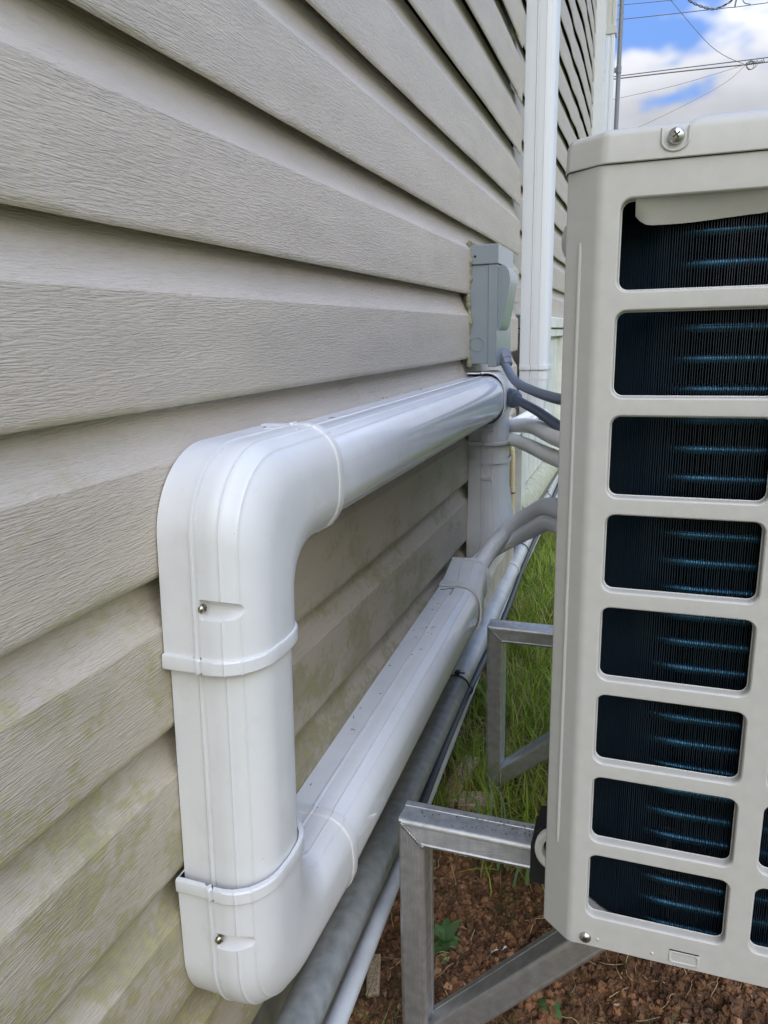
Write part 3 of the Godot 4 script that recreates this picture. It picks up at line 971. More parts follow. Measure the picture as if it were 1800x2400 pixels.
func pipes() -> void:
	var t := thing("drain_pipe", "long weathered drain pipe at the wall foot, grey nearer and off-white farther", "pipe", Vector3(0.02, -0.63, -1.2))
	var b := Buf.new()
	b.tube(PackedVector3Array([pipe_a(0.6), pipe_a(-0.5), pipe_a(-1.208)]), func(_s: float, _j: int) -> float: return 0.0200, 40)
	part("pipe", b.done(60), M.pvc_dirty, t, "grey grimy nearer length of the wall pipe")
	b = Buf.new()
	b.tube(PackedVector3Array([pipe_a(-1.209), pipe_a(-1.9), pipe_a(-4.3)]), func(_s: float, _j: int) -> float: return 0.0196, 40)
	part("pipe", b.done(60), M.pvc, t, "off-white farther length of the wall pipe")
	b = Buf.new()
	b.lathe(PackedVector2Array([Vector2(0.0200, -0.012), Vector2(0.0216, -0.012), Vector2(0.0216, 0.012), Vector2(0.0200, 0.012)]), pipe_a(-1.88), Vector3(0, 0, 1), 30)
	part("pipe_clip", b.done(), M.pvc, t)
	t = thing("water_pipe", "slim pale grey plastic pipe lying beside the thicker wall pipe", "pipe", Vector3(0.04, -0.69, -1.0))
	b = Buf.new()
	b.tube(PackedVector3Array([Vector3(0.066, -0.700, 0.6), Vector3(0.045, -0.697, -0.5), Vector3(0.030, -0.688, -1.0), Vector3(0.003, -0.672, -1.75), Vector3(-0.024, -0.655, -4.3)]), func(s: float, _j: int) -> float: return 0.0118 if s < 1.5 else 0.0085, 24)
	part("pipe", b.done(60), M.pvc_grey, t)
	t = thing("black_hose", "thin black hose tied along the outer side of the white pipe", "hose", Vector3(0.04, -0.65, -1.2))
	b = Buf.new()
	var path := []
	for i in 20:
		var z := -0.86 - i * 0.18
		path.append(pipe_a(z) + Vector3(0.0215 + 0.003 * sin(z * 7.0), -0.019 + 0.004 * sin(z * 5.0 + 1.0), 0))
	b.tube(curve(path, 0.02), func(_s: float, _j: int) -> float: return 0.0062, 14)
	part("hose", b.done(60), M.pipe_black, t)
	var names := ["black cable tie round the wall pipe nearest the front stand", "black cable tie round the wall pipe below the grey hoses", "far black cable tie round the wall pipe by the white door"]
	var i := 0
	for z in [-1.215, -2.06, -2.72]:
		var o := thing("cable_tie", names[i], "cable tie", pipe_a(z), "cable ties on the wall pipe")
		var bt := Buf.new()
		var rings := []
		var c := pipe_a(z)
		for k in 37:
			var a := TAU * k / 36.0
			var rr := 0.0208 + (0.0085 if a > 5.0 and a < 6.15 else 0.0)
			var p := c + Vector3(cos(a) * rr, sin(a) * rr, 0.006 * sin(a))
			var n := Vector3(cos(a), sin(a), 0)
			rings.append(PackedVector3Array([p + Vector3(0, 0, 0.0022), p + n * 0.0013 + Vector3(0, 0, 0.0020), p + n * 0.0013 - Vector3(0, 0, 0.0020), p - Vector3(0, 0, 0.0022)]))
		bt.loft(rings, true)
		part("band", bt.done(), M.black, o)
		var hd := Buf.new()
		hd.box(c + Vector3(-0.004, 0.0205, -0.0045), c + Vector3(0.004, 0.0275, 0.0045), 0.001)
		hd.box(c + Vector3(0.003, 0.0235, -0.0018), c + Vector3(0.014, 0.0250, 0.0018), 0.0)
		part("head", hd.done(), M.black, o)
		i += 1

func far_pipes() -> void:
	var t := thing("downspout", "ribbed off-white downspout at the far corner of the house", "downspout", Vector3(0.02, 0, -4.6))
	var b := Buf.new()
	var ribbed := PackedVector2Array()
	for q in [[0, 0], [0, 0.075], [0.015, 0.075], [0.018, 0.071], [0.03, 0.071], [0.033, 0.075], [0.048, 0.075], [0.052, 0.071], [0.052, 0.045], [0.048, 0.042], [0.048, 0.033], [0.052, 0.03], [0.052, 0.004], [0.048, 0.0]]:
		ribbed.append(Vector2(q[0], q[1]))
	b.extrude(ribbed, Vector3(0.0, 0, -4.735), Vector3(1, 0, 0), Vector3(0, 0, 1), Vector3.UP, 1.60, 5.2)
	part("pipe", b.done(), M.spout, t)
	b = Buf.new()
	b.extrude(ribbed, Vector3(0.003, 0, -4.730), Vector3(0.9, 0, 0), Vector3(0, 0, 0.9), Vector3.UP, -0.8, 1.60)
	part("lower_pipe", b.done(), M.post, t)
	b = Buf.new()
	b.box(Vector3(-0.002, 1.56, -4.739), Vector3(0.0565, 1.60, -4.657), 0.002)
	part("joint", b.done(), M.spout, t)
	t = thing("grey_conduit", "straight grey conduit pipe standing beside the far downspout", "conduit", Vector3(0.07, 0, -4.8))
	b = Buf.new()
	b.tube(PackedVector3Array([Vector3(0.070, -0.85, -4.8), Vector3(0.070, 5.2, -4.8)]), func(_s: float, _j: int) -> float: return 0.0125, 20)
	part("pipe", b.done(60), M.grey_pipe, t)
	b = Buf.new()
	b.lathe(PackedVector2Array([Vector2(0.0125, -0.02), Vector2(0.0150, -0.018), Vector2(0.0150, 0.018), Vector2(0.0125, 0.02)]), Vector3(0.070, 1.42, -4.8), Vector3.UP, 20)
	b.box(Vector3(-0.01, 1.41, -4.79), Vector3(0.06, 1.43, -4.81))
	part("clamp", b.done(), M.grey_pipe, t)

# ------------------------------------------------------------------ outdoor unit
func rounded(x0: float, x1: float, y0: float, y1: float, r: float, z: float, seg := 6) -> PackedVector3Array:
	var o := PackedVector3Array()
	for q in [[x1 - r, y1 - r, 0.0], [x0 + r, y1 - r, 90.0], [x0 + r, y0 + r, 180.0], [x1 - r, y0 + r, 270.0]]:
		for k in seg + 1:
			var a := deg_to_rad(q[2] + 90.0 * k / seg)
			o.append(Vector3(q[0] + cos(a) * r, q[1] + sin(a) * r, z))
	return o

func ac_unit() -> void:
	var Z := -0.5385
	var t := thing("outdoor_unit", "greige air conditioner outdoor unit with slotted side grille over blue fins", "air conditioner", Vector3(0.41, -0.5, -0.94))
	var xm := 0.2745      # start of the flat side
	var xr := 0.2520      # rear face
	var zc := Z - 0.0190
	var xe := 0.585
	var yb := -0.5003
	var yl := 0.1042
	# side grille: cells with a rounded hole each, edges turned inwards
	var hx := [[0.2869, 0.3936], [0.4086, 0.5153]]
	var cx := [0.279, 0.4011, 0.530]
	var pitch := 0.07054
	var top0 := 0.0843
	var hh := 0.0605
	var b := Buf.new()
	var y_hi := 0.0896
	for k in 8:
		var yt := top0 - pitch * k
		var c_hi := y_hi if k == 0 else yt + (pitch - hh) / 2
		var c_lo := yt - hh - (pitch - hh) / 2
		for q in 2:
			var hole := rounded(hx[q][0], hx[q][1], yt - hh, yt, 0.0085, Z)
			var n := hole.size()
			var outer := PackedVector3Array()
			for i in n:
				var corner: int = i / 7
				var s := (i % 7) / 6.0
				var p: Vector3 = hole[i]
				var X: float = cx[q + 1] if corner in [0, 3] else cx[q]
				var Y: float = c_hi if corner < 2 else c_lo
				# walk along the cell's edge round the corner
				if corner in [0, 2]:
					outer.append(Vector3(X, lerpf(p.y, Y, minf(1, s * 2)), Z) if s <= 0.5 else Vector3(lerpf(X, p.x, s * 2 - 1), Y, Z))
				else:
					outer.append(Vector3(lerpf(p.x, X, minf(1, s * 2)), Y, Z) if s <= 0.5 else Vector3(X, lerpf(Y, p.y, s * 2 - 1), Z))
			var rings := [outer, hole]
			for e in [[0.0004, 0.0002], [0.0010, 0.0007], [0.0014, 0.0015], [0.0016, 0.0030], [0.0018, 0.0075], [0.0024, 0.0078]]:
				rings.append(rounded(hx[q][0] + e[0], hx[q][1] - e[0], yt - hh + e[0], yt - e[0], 0.0085 - e[0], Z - e[1]))
			b.loft(rings, true)
	var yb2 := top0 - pitch * 7 - hh - (pitch - hh) / 2
	# borders round the cells
	var lx := xm + 0.004
	b.quad(Vector3(lx, y_hi, Z), Vector3(xe - 0.03, y_hi, Z), Vector3(xe - 0.03, yl, Z), Vector3(lx, yl, Z))
	b.quad(Vector3(lx, yb + 0.003, Z), Vector3(xe - 0.03, yb + 0.003, Z), Vector3(xe - 0.03, yb2, Z), Vector3(lx, yb2, Z))
	b.quad(Vector3(lx, yb2, Z), Vector3(cx[0], yb2, Z), Vector3(cx[0], y_hi, Z), Vector3(lx, y_hi, Z))
	b.quad(Vector3(cx[2], yb2, Z), Vector3(xe - 0.03, yb2, Z), Vector3(xe - 0.03, y_hi, Z), Vector3(cx[2], y_hi, Z))
	# soft edge to the chamfer, the chamfer, the rear face
	var edge := PackedVector2Array([Vector2(lx, Z)])
	for k in 7:
		var a := PI / 4 * k / 6.0
		edge.append(Vector2(lx - 0.0002 - sin(a) * 0.0095, Z - (1 - cos(a)) * 0.0095))
	edge.append(Vector2(xr + 0.0012, zc + 0.0006))
	edge.append(Vector2(xr + 0.0002, zc - 0.0006))
	edge.append(Vector2(xr, zc - 0.0025))
	edge.append(Vector2(xr, -1.34))
	var lo := PackedVector3Array()
	var lo2 := PackedVector3Array()
	var hi := PackedVector3Array()
	for p in edge:
		var inw := Vector3(0.004, 0, -0.003)
		lo.append(Vector3(p.x, yb, p.y) + inw)
		lo2.append(Vector3(p.x, yb + 0.003, p.y))
		hi.append(Vector3(p.x, yl, p.y))
	b.loft([lo, lo2, hi], false)
	b.quad(Vector3(lx, yb + 0.003, Z), Vector3(xe - 0.03, yb + 0.003, Z), Vector3(xe - 0.03, yb, Z - 0.003), Vector3(lx + 0.004, yb, Z - 0.003))
	part("side_grille", b.done(40), M.ac, t)
	# pressed rib down the chamfer
	var rb := Buf.new()
	var rx := lerpf(xm, xr, 0.52)
	var rz := lerpf(Z, zc, 0.52)
	rb.tube(PackedVector3Array([Vector3(rx, 0.058, rz - 0.0016), Vector3(rx, 0.052, rz - 0.0006), Vector3(rx, -0.40, rz - 0.0006), Vector3(rx, -0.412, rz - 0.0016)]), func(_s: float, _j: int) -> float: return 0.0016, 12)
	part("pressed_rib", rb.done(60), M.ac, t)
	# rest of the casing
	var body := Buf.new()
	body.box(Vector3(xe - 0.03, yb, Z - 0.001), Vector3(xe, yl, -1.34), 0.004)
	body.box(Vector3(xr + 0.001, yb, -1.338), Vector3(xe - 0.031, yl, -1.342))
	body.box(Vector3(xr + 0.003, yb + 0.001, zc - 0.002), Vector3(xe - 0.031, yb + 0.004, -1.337))
	part("casing", body.done(), M.ac, t)
	# inside: black sheet standing in for the interior shade, and the pale floor of the drain pan, seen where the coil bends away
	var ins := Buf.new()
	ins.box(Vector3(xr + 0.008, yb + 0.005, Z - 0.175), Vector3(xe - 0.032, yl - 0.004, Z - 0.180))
	part("interior_shade", ins.done(), M.black, t)
	var pan := Buf.new()
	pan.box(Vector3(xm - 0.003, yb + 0.004, Z - 0.0175), Vector3(xe - 0.034, -0.4895, Z - 0.17), 0.001)
	part("drain_pan", pan.done(), M.ac, t)
	# coil: tubes that run across, bend round the corner and go back along the rear; a fin every 1.7 mm
	var zt := Z - 0.0275
	var R := 0.085
	var xb := 0.354
	var at := func(d: float) -> Array:
		if d < 0.528 - xb: return [Vector3(0.528 - d, 0, zt), Vector3(0, 0, 1)]
		var ang: float = minf((d - (0.528 - xb)) / R, PI / 2)
		var extra: float = maxf(d - (0.528 - xb) - R * PI / 2, 0.0)
		return [Vector3(xb - sin(ang) * R, 0, zt - R + cos(ang) * R - extra), Vector3(-sin(ang), 0, cos(ang))]
	var fins := Buf.new()
	var fr := RandomNumberGenerator.new()
	fr.seed = 9
	var dd := 0.001
	while dd < 0.335:
		var q: Array = at.call(dd)
		var nn: Vector3 = q[1]
		var tt := Vector3(nn.z, 0, -nn.x)
		for seg in 9:
			var y0 := lerpf(-0.4885, 0.092, seg / 9.0)
			var y1 := lerpf(-0.4885, 0.092, (seg + 1) / 9.0)
			var o2: Vector3 = q[0] + tt * fr.randf_range(-0.0002, 0.0002)
			var r := []
			for y in [y0, y1 - 0.00002]:
				r.append(PackedVector3Array([o2 + tt * 0.00016 + nn * 0.0085 + Vector3(0, y, 0), o2 + tt * 0.00016 - nn * 0.0085 + Vector3(0, y, 0), o2 - tt * 0.00016 - nn * 0.0085 + Vector3(0, y, 0), o2 - tt * 0.00016 + nn * 0.0085 + Vector3(0, y, 0)]))
			fins.loft(r, true, true, true)
		dd += 0.00156
	var fp := part("coil_fins", fins.done(10), M.fin, t)
	fp.set_meta("kind", "stuff")
	var yy := -0.483
	while yy < 0.085:
		var tb := Buf.new()
		var tp := PackedVector3Array()
		for k in 30: tp.append(at.call(0.335 * k / 29.0)[0] + Vector3(0, yy, 0))
		tb.tube(tp, func(_s: float, _j: int) -> float: return 0.0040, 12)
		part("coil_tube", tb.done(60), M.coil, t)
		yy += 0.0210
	# grip flap in the top slot
	var fl := Buf.new()
	var r0 := PackedVector3Array()
	var r1 := PackedVector3Array()
	var r2 := PackedVector3Array()
	var r3 := PackedVector3Array()
	for i in 25:
		var s := i / 24.0
		var fx := lerpf(0.2975, 0.3800, s)
		var bot := lerpf(0.0672, 0.0702, smoothstep(0.25, 1.0, s))
		if s < 0.12: bot += 0.006 * pow(1.0 - s / 0.12, 2.0)
		if s > 0.94: bot += 0.003 * pow((s - 0.94) / 0.06, 2.0)
		r0.append(Vector3(fx, top0 + 0.001, Z - 0.0010))
		r1.append(Vector3(fx, top0 - 0.002, Z - 0.0035 - 0.0025 * sin(s * PI)))
		r2.append(Vector3(fx, lerpf(bot, top0, 0.5), Z - 0.0075 - 0.003 * sin(s * PI)))
		r3.append(Vector3(fx, bot, Z - 0.0120 - 0.003 * sin(s * PI)))
	fl.loft([r0, r1, r2, r3], false)
	var q0 := PackedVector3Array()
	for p in r3: q0.append(p + Vector3(0, 0.0008, -0.0012))
	var q1 := PackedVector3Array()
	for p in r2: q1.append(p + Vector3(0, 0, -0.0018))
	fl.loft([r3, q0, q1], false)
	part("grip_flap", fl.done(40), M.ac, t)
	# lid
	var ld := Buf.new()
	var o := 0.0022
	var plan := PackedVector2Array()
	plan.append(Vector2(xr - o, -1.345))
	for k in 5: plan.append(Vector2(xr - o, zc - 0.006).lerp(Vector2(xr + 0.004 - o, zc + 0.0045), k / 4.0) + Vector2(-0.0006, 0.0006) * sin(k / 4.0 * PI))
	for k in 7:
		var a := PI / 4 * (1 - k / 6.0)
		plan.append(Vector2(xm + 0.006 - sin(a) * 0.013, Z + o - (1 - cos(a)) * 0.013))
	plan.append(Vector2(0.3115, Z + o))
	for k in 5: plan.append(Vector2(lerpf(0.3125, 0.3265, k / 4.0), Z + o))
	plan.append(Vector2(0.3275, Z + o))
	plan.append(Vector2(0.334, Z + o))
	plan.append(Vector2(xe + o, Z + o))
	plan.append(Vector2(xe + o, -1.345))
	var lrings := []
	for e in [[0.1046, 0.0006, 0.0], [0.1052, 0.0, 0.0], [0.1060, 0.0, 0.0], [0.1205, 0.0008, 0.0], [0.1236, 0.0022, 0.35], [0.1256, 0.0052, 0.75], [0.1264, 0.0100, 1.0], [0.1266, 0.0300, 1.0]]:
		var r := PackedVector3Array()
		for i in plan.size():
			var p := plan[i]
			var dir := (Vector2(0.42, -0.94) - p)
			var inx := 0.0
			var inz := 0.0
			if p.y > zc - 0.001: inz = -e[1]
			if p.x < xm: inx = e[1] * (1.0 if p.y < zc + 0.003 else 0.6)
			if p.x > xe: inx = -e[1]
			var lift: float = 0.0032 * e[2] * smoothstep(0.327, 0.334, p.x)
			r.append(Vector3(p.x + inx, e[0] + lift, p.y + inz))
		lrings.append(r)
	ld.loft(lrings, true, false, true)
	var lid := part("lid", ld.done(42), M.ac_lid, t)
	# shallow screw pocket (a proud lip round a flat seat)
	var pk := Buf.new()
	var pin := PackedVector3Array()
	var pout := PackedVector3Array()
	var pin2 := PackedVector3Array()
	for k in 15:
		var a := PI + PI * k / 14.0
		pout.append(Vector3(0.3192 + cos(a) * 0.0088, 0.1150 + sin(a) * 0.0072, Z + o + 0.0002))
		pin.append(Vector3(0.3192 + cos(a) * 0.0080, 0.1150 + sin(a) * 0.0064, Z + o + 0.0010))
		pin2.append(Vector3(0.3192 + cos(a) * 0.0068, 0.1150 + sin(a) * 0.0052, Z + o + 0.0002))
	for s in [pout, pin, pin2]:
		var w: float = 0.0088 if s == pout else (0.0080 if s == pin else 0.0068)
		s.insert(0, Vector3(0.3192 - w, 0.1225, s[0].z - 0.001))
		s.append(Vector3(0.3192 + w, 0.1225, s[0].z))
	pk.loft([pout, pin, pin2], false)
	part("screw_pocket", pk.done(60), M.ac_lid, lid)
	screw(lid, Vector3(0.3196, 0.1170, Z + o + 0.001), Vector3(0, 0.05, 1), 0.0050, M.steel, 28)
	screw(t, Vector3(0.2887, -0.4898, Z), Vector3(0, 0, 1), 0.0048, M.steel, 28)
	for q in [[0.2985, -0.4895], [0.3410, -0.4905]]:
		var d := Buf.new()
		d.lathe(PackedVector2Array([Vector2(0.0014, 0), Vector2(0.0012, 0.0005), Vector2(0.0005, 0.0008)]), Vector3(q[0], q[1], Z), Vector3(0, 0, 1), 10)
		part("dimple", d.done(60), M.ac, t)
	# knock-out tab near the foot
	var kt := Buf.new()
	var kr := []
	for e in [[0.0, 0.0], [0.0006, 0.0007], [0.0016, 0.0007], [0.0022, 0.0001]]:
		kr.append(rounded(0.3530 + e[0], 0.3760 - e[0], -0.4948 + e[0], -0.4830 - e[0], 0.0022, Z + e[1], 3))
	kt.loft(kr, true)
	part("knockout_tab", kt.done(50), M.ac, t)
	var kl := Buf.new()
	kl.box(Vector3(0.3535, -0.4830, Z - 0.001), Vector3(0.3755, -0.4823, Z + 0.0006))
	part("knockout_slit", kl.done(), M.black, t)
	# round screw cap on the rear face
	var rc := Buf.new()
	rc.lathe(PackedVector2Array([Vector2(0.0125, 0), Vector2(0.0125, 0.003), Vector2(0.011, 0.0055), Vector2(0.006, 0.0075)]), Vector3(xr, 0.066, -0.606), Vector3(-1, 0, 0), 24)
	part("rear_cap", rc.done(40), M.ac, t)
	# feet
	for z in [-0.695, -1.265]:
		var ft := Buf.new()
		ft.box(Vector3(0.243, -0.512, z + 0.016), Vector3(0.56, -0.5035, z - 0.016), 0.0015)
		part("foot", ft.done(), M.ac, t)

# ------------------------------------------------------------------ aluminium stands
func fluted(w: float, d: float, r: float) -> PackedVector2Array:
	# (a, b): a across the face 0..w, b depth 0 (front) .. d; flutes on the front
	var o := PackedVector2Array()
	for k in 5:
		var a := PI / 2 * k / 4.0
		o.append(Vector2(r - cos(a) * r, r - sin(a) * r))
	var n := 9
	for k in n:
		var a0 := lerpf(r + 0.0008, w - r - 0.0008, float(k) / n)
		var st := (w - 2 * r - 0.0016) / n
		o.append(Vector2(a0, 0.0))
		o.append(Vector2(a0 + st * 0.3, 0.0014))
		o.append(Vector2(a0 + st * 0.7, 0.0014))
	for k in 5:
		var a := PI / 2 * k / 4.0
		o.append(Vector2(w - r + sin(a) * r, r - cos(a) * r))
	# side with a flat band between two shallow steps
	o.append(Vector2(w, d * 0.30)); o.append(Vector2(w - 0.0006, d * 0.31)); o.append(Vector2(w - 0.0006, d * 0.70)); o.append(Vector2(w, d * 0.71))
	for k in 5:
		var a := PI / 2 * k / 4.0
		o.append(Vector2(w - r + cos(a) * r, d - r + sin(a) * r))
	for k in 5:
		var a := PI / 2 * k / 4.0
		o.append(Vector2(r - sin(a) * r, d - r + cos(a) * r))
	o.append(Vector2(0, d * 0.71)); o.append(Vector2(0.0006, d * 0.70)); o.append(Vector2(0.0006, d * 0.31)); o.append(Vector2(0, d * 0.30))
	return o

func stand(x0: float, yt: float, z0: float, foot: float, label: String, slope: float) -> Node3D:
	var t := thing("unit_stand", label, "metal stand", Vector3(x0, foot, z0), "aluminium stands under the outdoor unit")
	var w := 0.0305
	var d := 0.040
	var pr := fluted(w, d, 0.0045)
	var B := Vector3(0, 0, -1)
	var b := Buf.new()
	b.extrude(pr, Vector3(x0, yt, z0), Vector3(1, 0, 0), B, Vector3(0, -1, 0), 0.0002, yt - foot, 1.0, 0.0)
	part("leg", b.done(32), M.alu, t)
	b = Buf.new()
	b.extrude(pr, Vector3(x0, yt, z0), Vector3(0, -1, 0), B, Vector3(1, 0, 0), 0.0002, 0.50, 1.0, 0.0)
	part("arm", b.done(32), M.alu, t)
	b = Buf.new()
	var ax := Vector3(cos(slope), sin(slope), 0)
	var up := Vector3(-sin(slope), cos(slope), 0)
	var o := Vector3(x0 + w * 0.98, foot + 0.020, z0 - 0.0006)
	b.extrude(pr, o + up * w, -up, B * 0.97, ax, 0.0, 0.385, -1.0 / tan(PI / 2 - slope) if false else 0.0, 0.0)
	part("brace", b.done(32), M.alu, t)
	# weld along the mitre: a row of overlapping beads
	b = Buf.new()
	var path := PackedVector3Array()
	for i in 61:
		path.append(Vector3(x0 + 0.0025, yt - 0.0025, z0 + 0.0001).lerp(Vector3(x0 + w - 0.001, yt - w + 0.001, z0 + 0.0001), i / 60.0))
	b.tube(path, func(s: float, _j: int) -> float: return 0.0017 + 0.0005 * sin(TAU * s / 0.0026), 8)
	part("weld_seam", b.done(60), M.weld, t)
	return t

func stands() -> void:
	stand(0.0790, -0.5190, -0.675, -0.862, "nearer fluted aluminium stand with a welded corner in front", 0.83)
	stand(0.0630, -0.5170, -1.245, -0.862, "farther aluminium stand standing by the grass", 0.72)
	var gr := RandomNumberGenerator.new()
	gr.seed = 21
	var gb := Buf.new()
	for k in 70:
		var gx := 0.225 - 0.13 * pow(gr.randf(), 1.7)
		var gz := -0.682 - 0.026 * gr.randf()
		var gs := gr.randf_range(0.0003, 0.0009)
		gb.box(Vector3(gx, -0.5192, gz), Vector3(gx + gs * gr.randf_range(1, 2.5), -0.5188 + gs * 0.5, gz + gs))
	var go := part("grit", gb.done(), M.clipping, self)
	go.set_meta("kind", "stuff")
	tag(go, "dark grit specks on the top of the nearer stand arm", "grit")
	var i := 0
	for q in [[0.225, -0.675], [0.212, -1.245]]:
		var t := thing("rubber_mount", ["black rubber pad clamped on the nearer stand with a pale ring", "black rubber pad on the farther stand"][i], "rubber mount", Vector3(q[0], -0.51, q[1]), "rubber mounts under the unit")
		var b := Buf.new()
		b.box(Vector3(q[0], -0.560, q[1] + 0.0035), Vector3(q[0] + 0.060, -0.5120, q[1] - 0.046), 0.002)
		b.box(Vector3(q[0] + 0.004, -0.513, q[1] + 0.001), Vector3(q[0] + 0.055, -0.4960, q[1] - 0.043), 0.003)
		part("pad", b.done(), M.rubber, t)
		b = Buf.new()
		var ri := []
		for e in [[0.0185, 0.0], [0.0210, 0.002], [0.0210, 0.007], [0.0180, 0.009], [0.0135, 0.008], [0.0125, 0.003], [0.0125, 0.0]]:
			var r := PackedVector3Array()
			for j in 28:
				var a := TAU * j / 28
				r.append(Vector3(q[0] + 0.026 + cos(a) * e[0], -0.511 + sin(a) * e[0] * 1.15, q[1] + 0.0035 + e[1]))
			ri.append(r)
		b.loft(ri, true)
		part("ring", b.done(40), M.hose_white, t)
		b = Buf.new()
		b.lathe(PackedVector2Array([Vector2(0.0075, -0.002), Vector2(0.0075, 0.006), Vector2(0.006, 0.0075)]), Vector3(q[0] + 0.026, -0.511, q[1] + 0.0035), Vector3(0, 0, 1), 6)
		part("bolt", b.done(), M.steel, t)
		i += 1

# ------------------------------------------------------------------ overhead lines
func power_lines() -> void:
	var lines := [
		["high thin power line across the top of the sky", [[-3.0, 5.22], [-0.34, 5.078], [0.36, 5.040], [3.0, 4.95], [8.0, 4.9]], 0.0052, -14.0],
		["second power line from the top carrying a hanging loop", [[-3.0, 4.99], [-0.34, 4.873], [0.516, 4.838], [1.293, 4.808], [1.75, 4.798], [8.0, 4.72]], 0.0062, -14.0],
		["upper cable of the close pair over the cloud", [[-3.0, 4.07], [-0.334, 4.065], [0.544, 4.062], [1.354, 4.057], [1.814, 4.056], [8.0, 4.05]], 0.0078, -14.05],
		["thick lower cable of the close pair over the cloud", [[-3.0, 4.04], [-0.339, 4.013], [0.548, 4.002], [1.521, 3.980], [1.821, 3.978], [8.0, 3.93]], 0.0098, -14.0],
		["pale thin wire climbing rightwards to the coiled splice", [[-2.0, 3.56], [-0.332, 3.714], [0.561, 3.807], [1.478, 3.967]], 0.0042, -13.97],
		["pale slack wire sagging from the splice down behind the unit", [[-0.6, 3.06], [0.186, 3.311], [0.882, 3.583], [1.259, 3.761], [1.493, 3.951]], 0.0040, -13.95],
		["dark wire dropping from the top line to the splice", [[0.340, 5.056], [0.359, 5.035], [0.523, 4.837], [0.752, 4.567], [0.979, 4.32], [1.215, 4.138], [1.489, 3.995]], 0.0044, -14.02]]
	var i := 0
	for l in lines:
		var pts := []
		for q in l[1]: pts.append(Vector3(q[0], q[1], l[3]))
		var b := Buf.new()
		var rad: float = l[2]
		b.tube(curve(pts, 0.12), func(_s: float, _j: int) -> float: return rad, 8)
		var o := part("power_line", b.done(60), M.wire_pale if i in [4, 5] else M.wire, self)
		tag(o, l[0], "power line", "overhead lines")
		i += 1
	# twisted drop loop
	var t := thing("cable_loop", "twisted cable loop hanging on the second power line", "cable", Vector3(0.95, 4.84, -14))
	var pts := curve([Vector3(0.50, 5.12, -14.03), Vector3(0.632, 4.999, -14.03), Vector3(0.788, 4.905, -14.03), Vector3(0.971, 4.835, -14.03), Vector3(1.101, 4.850, -14.03), Vector3(1.241, 4.915, -14.03), Vector3(1.34, 5.02, -14.03)], 0.012)
	for k in 2:
		var b := Buf.new()
		var tw := PackedVector3Array()
		for j in pts.size():
			var a := j * 0.42 + PI * k
			tw.append(pts[j] + Vector3(cos(a) * 0.35, cos(a), sin(a)) * 0.011)
		b.tube(tw, func(_s: float, _j: int) -> float: return 0.008, 7)
		part("strand", b.done(60), M.wire, t)
	var h := Buf.new()
	h.tube(PackedVector3Array([Vector3(1.303, 5.05, -14.0), Vector3(1.300, 4.90, -14.0), Vector3(1.286, 4.800, -14.0)]), func(_s: float, _j: int) -> float: return 0.012, 8)
	h.tube(curve([Vector3(1.385, 4.95, -14.0), Vector3(1.394, 4.886, -14.0), Vector3(1.427, 4.839, -14.0), Vector3(1.508, 4.811, -14.0)], 0.02), func(_s: float, _j: int) -> float: return 0.007, 8)
	var ho := part("cable_hanger", h.done(60), M.wire, self)
	tag(ho, "short hanger and hook beside the twisted loop", "cable hanger")
	var s := Buf.new()
	for k in 3:
		var ring_ := PackedVector3Array()
		for j in 25:
			var a := TAU * j / 24
			ring_.append(Vector3(1.566 + 0.015 * k + cos(a) * (0.055 + 0.008 * k), 3.955 + sin(a) * (0.065 - 0.006 * k), -13.97 + 0.02 * sin(a * 2 + k)))
		s.tube(ring_, func(_s: float, _j: int) -> float: return 0.0035, 6)
	for k in 9:
		s.tube(PackedVector3Array([Vector3(1.50 + 0.03 * k, 3.965, -14.0), Vector3(1.515 + 0.03 * k, 4.0 + 0.012 * (k % 3), -13.98), Vector3(1.53 + 0.03 * k, 3.985, -14.0)]), func(_s: float, _j: int) -> float: return 0.006, 6)
	var so := part("wire_splice", s.done(60), M.wire, self)
	tag(so, "tangled coiled splice where the thin wires meet the cables", "wire splice")

# ------------------------------------------------------------------ stones, wood, scraps
func pebble(r: float, seed_: int, flat := 0.7) -> ArrayMesh:
	var n := noise(seed_, 0.9, 3)
	var rings := []
	for k in range(1, 10):
		var el := lerpf(-PI / 2, PI / 2, k / 10.0)
		var p := PackedVector3Array()
		for j in 14:
			var a := TAU * j / 14
			var d := Vector3(cos(a) * cos(el), sin(el), sin(a) * cos(el))
			d *= 1.0 + 0.45 * n.get_noise_3dv(d * 1.3)
			p.append(Vector3(d.x, d.y * flat, d.z) * r)
		rings.append(p)
	var b := Buf.new()
	b.loft(rings, true, true, true)
	return b.done(30)

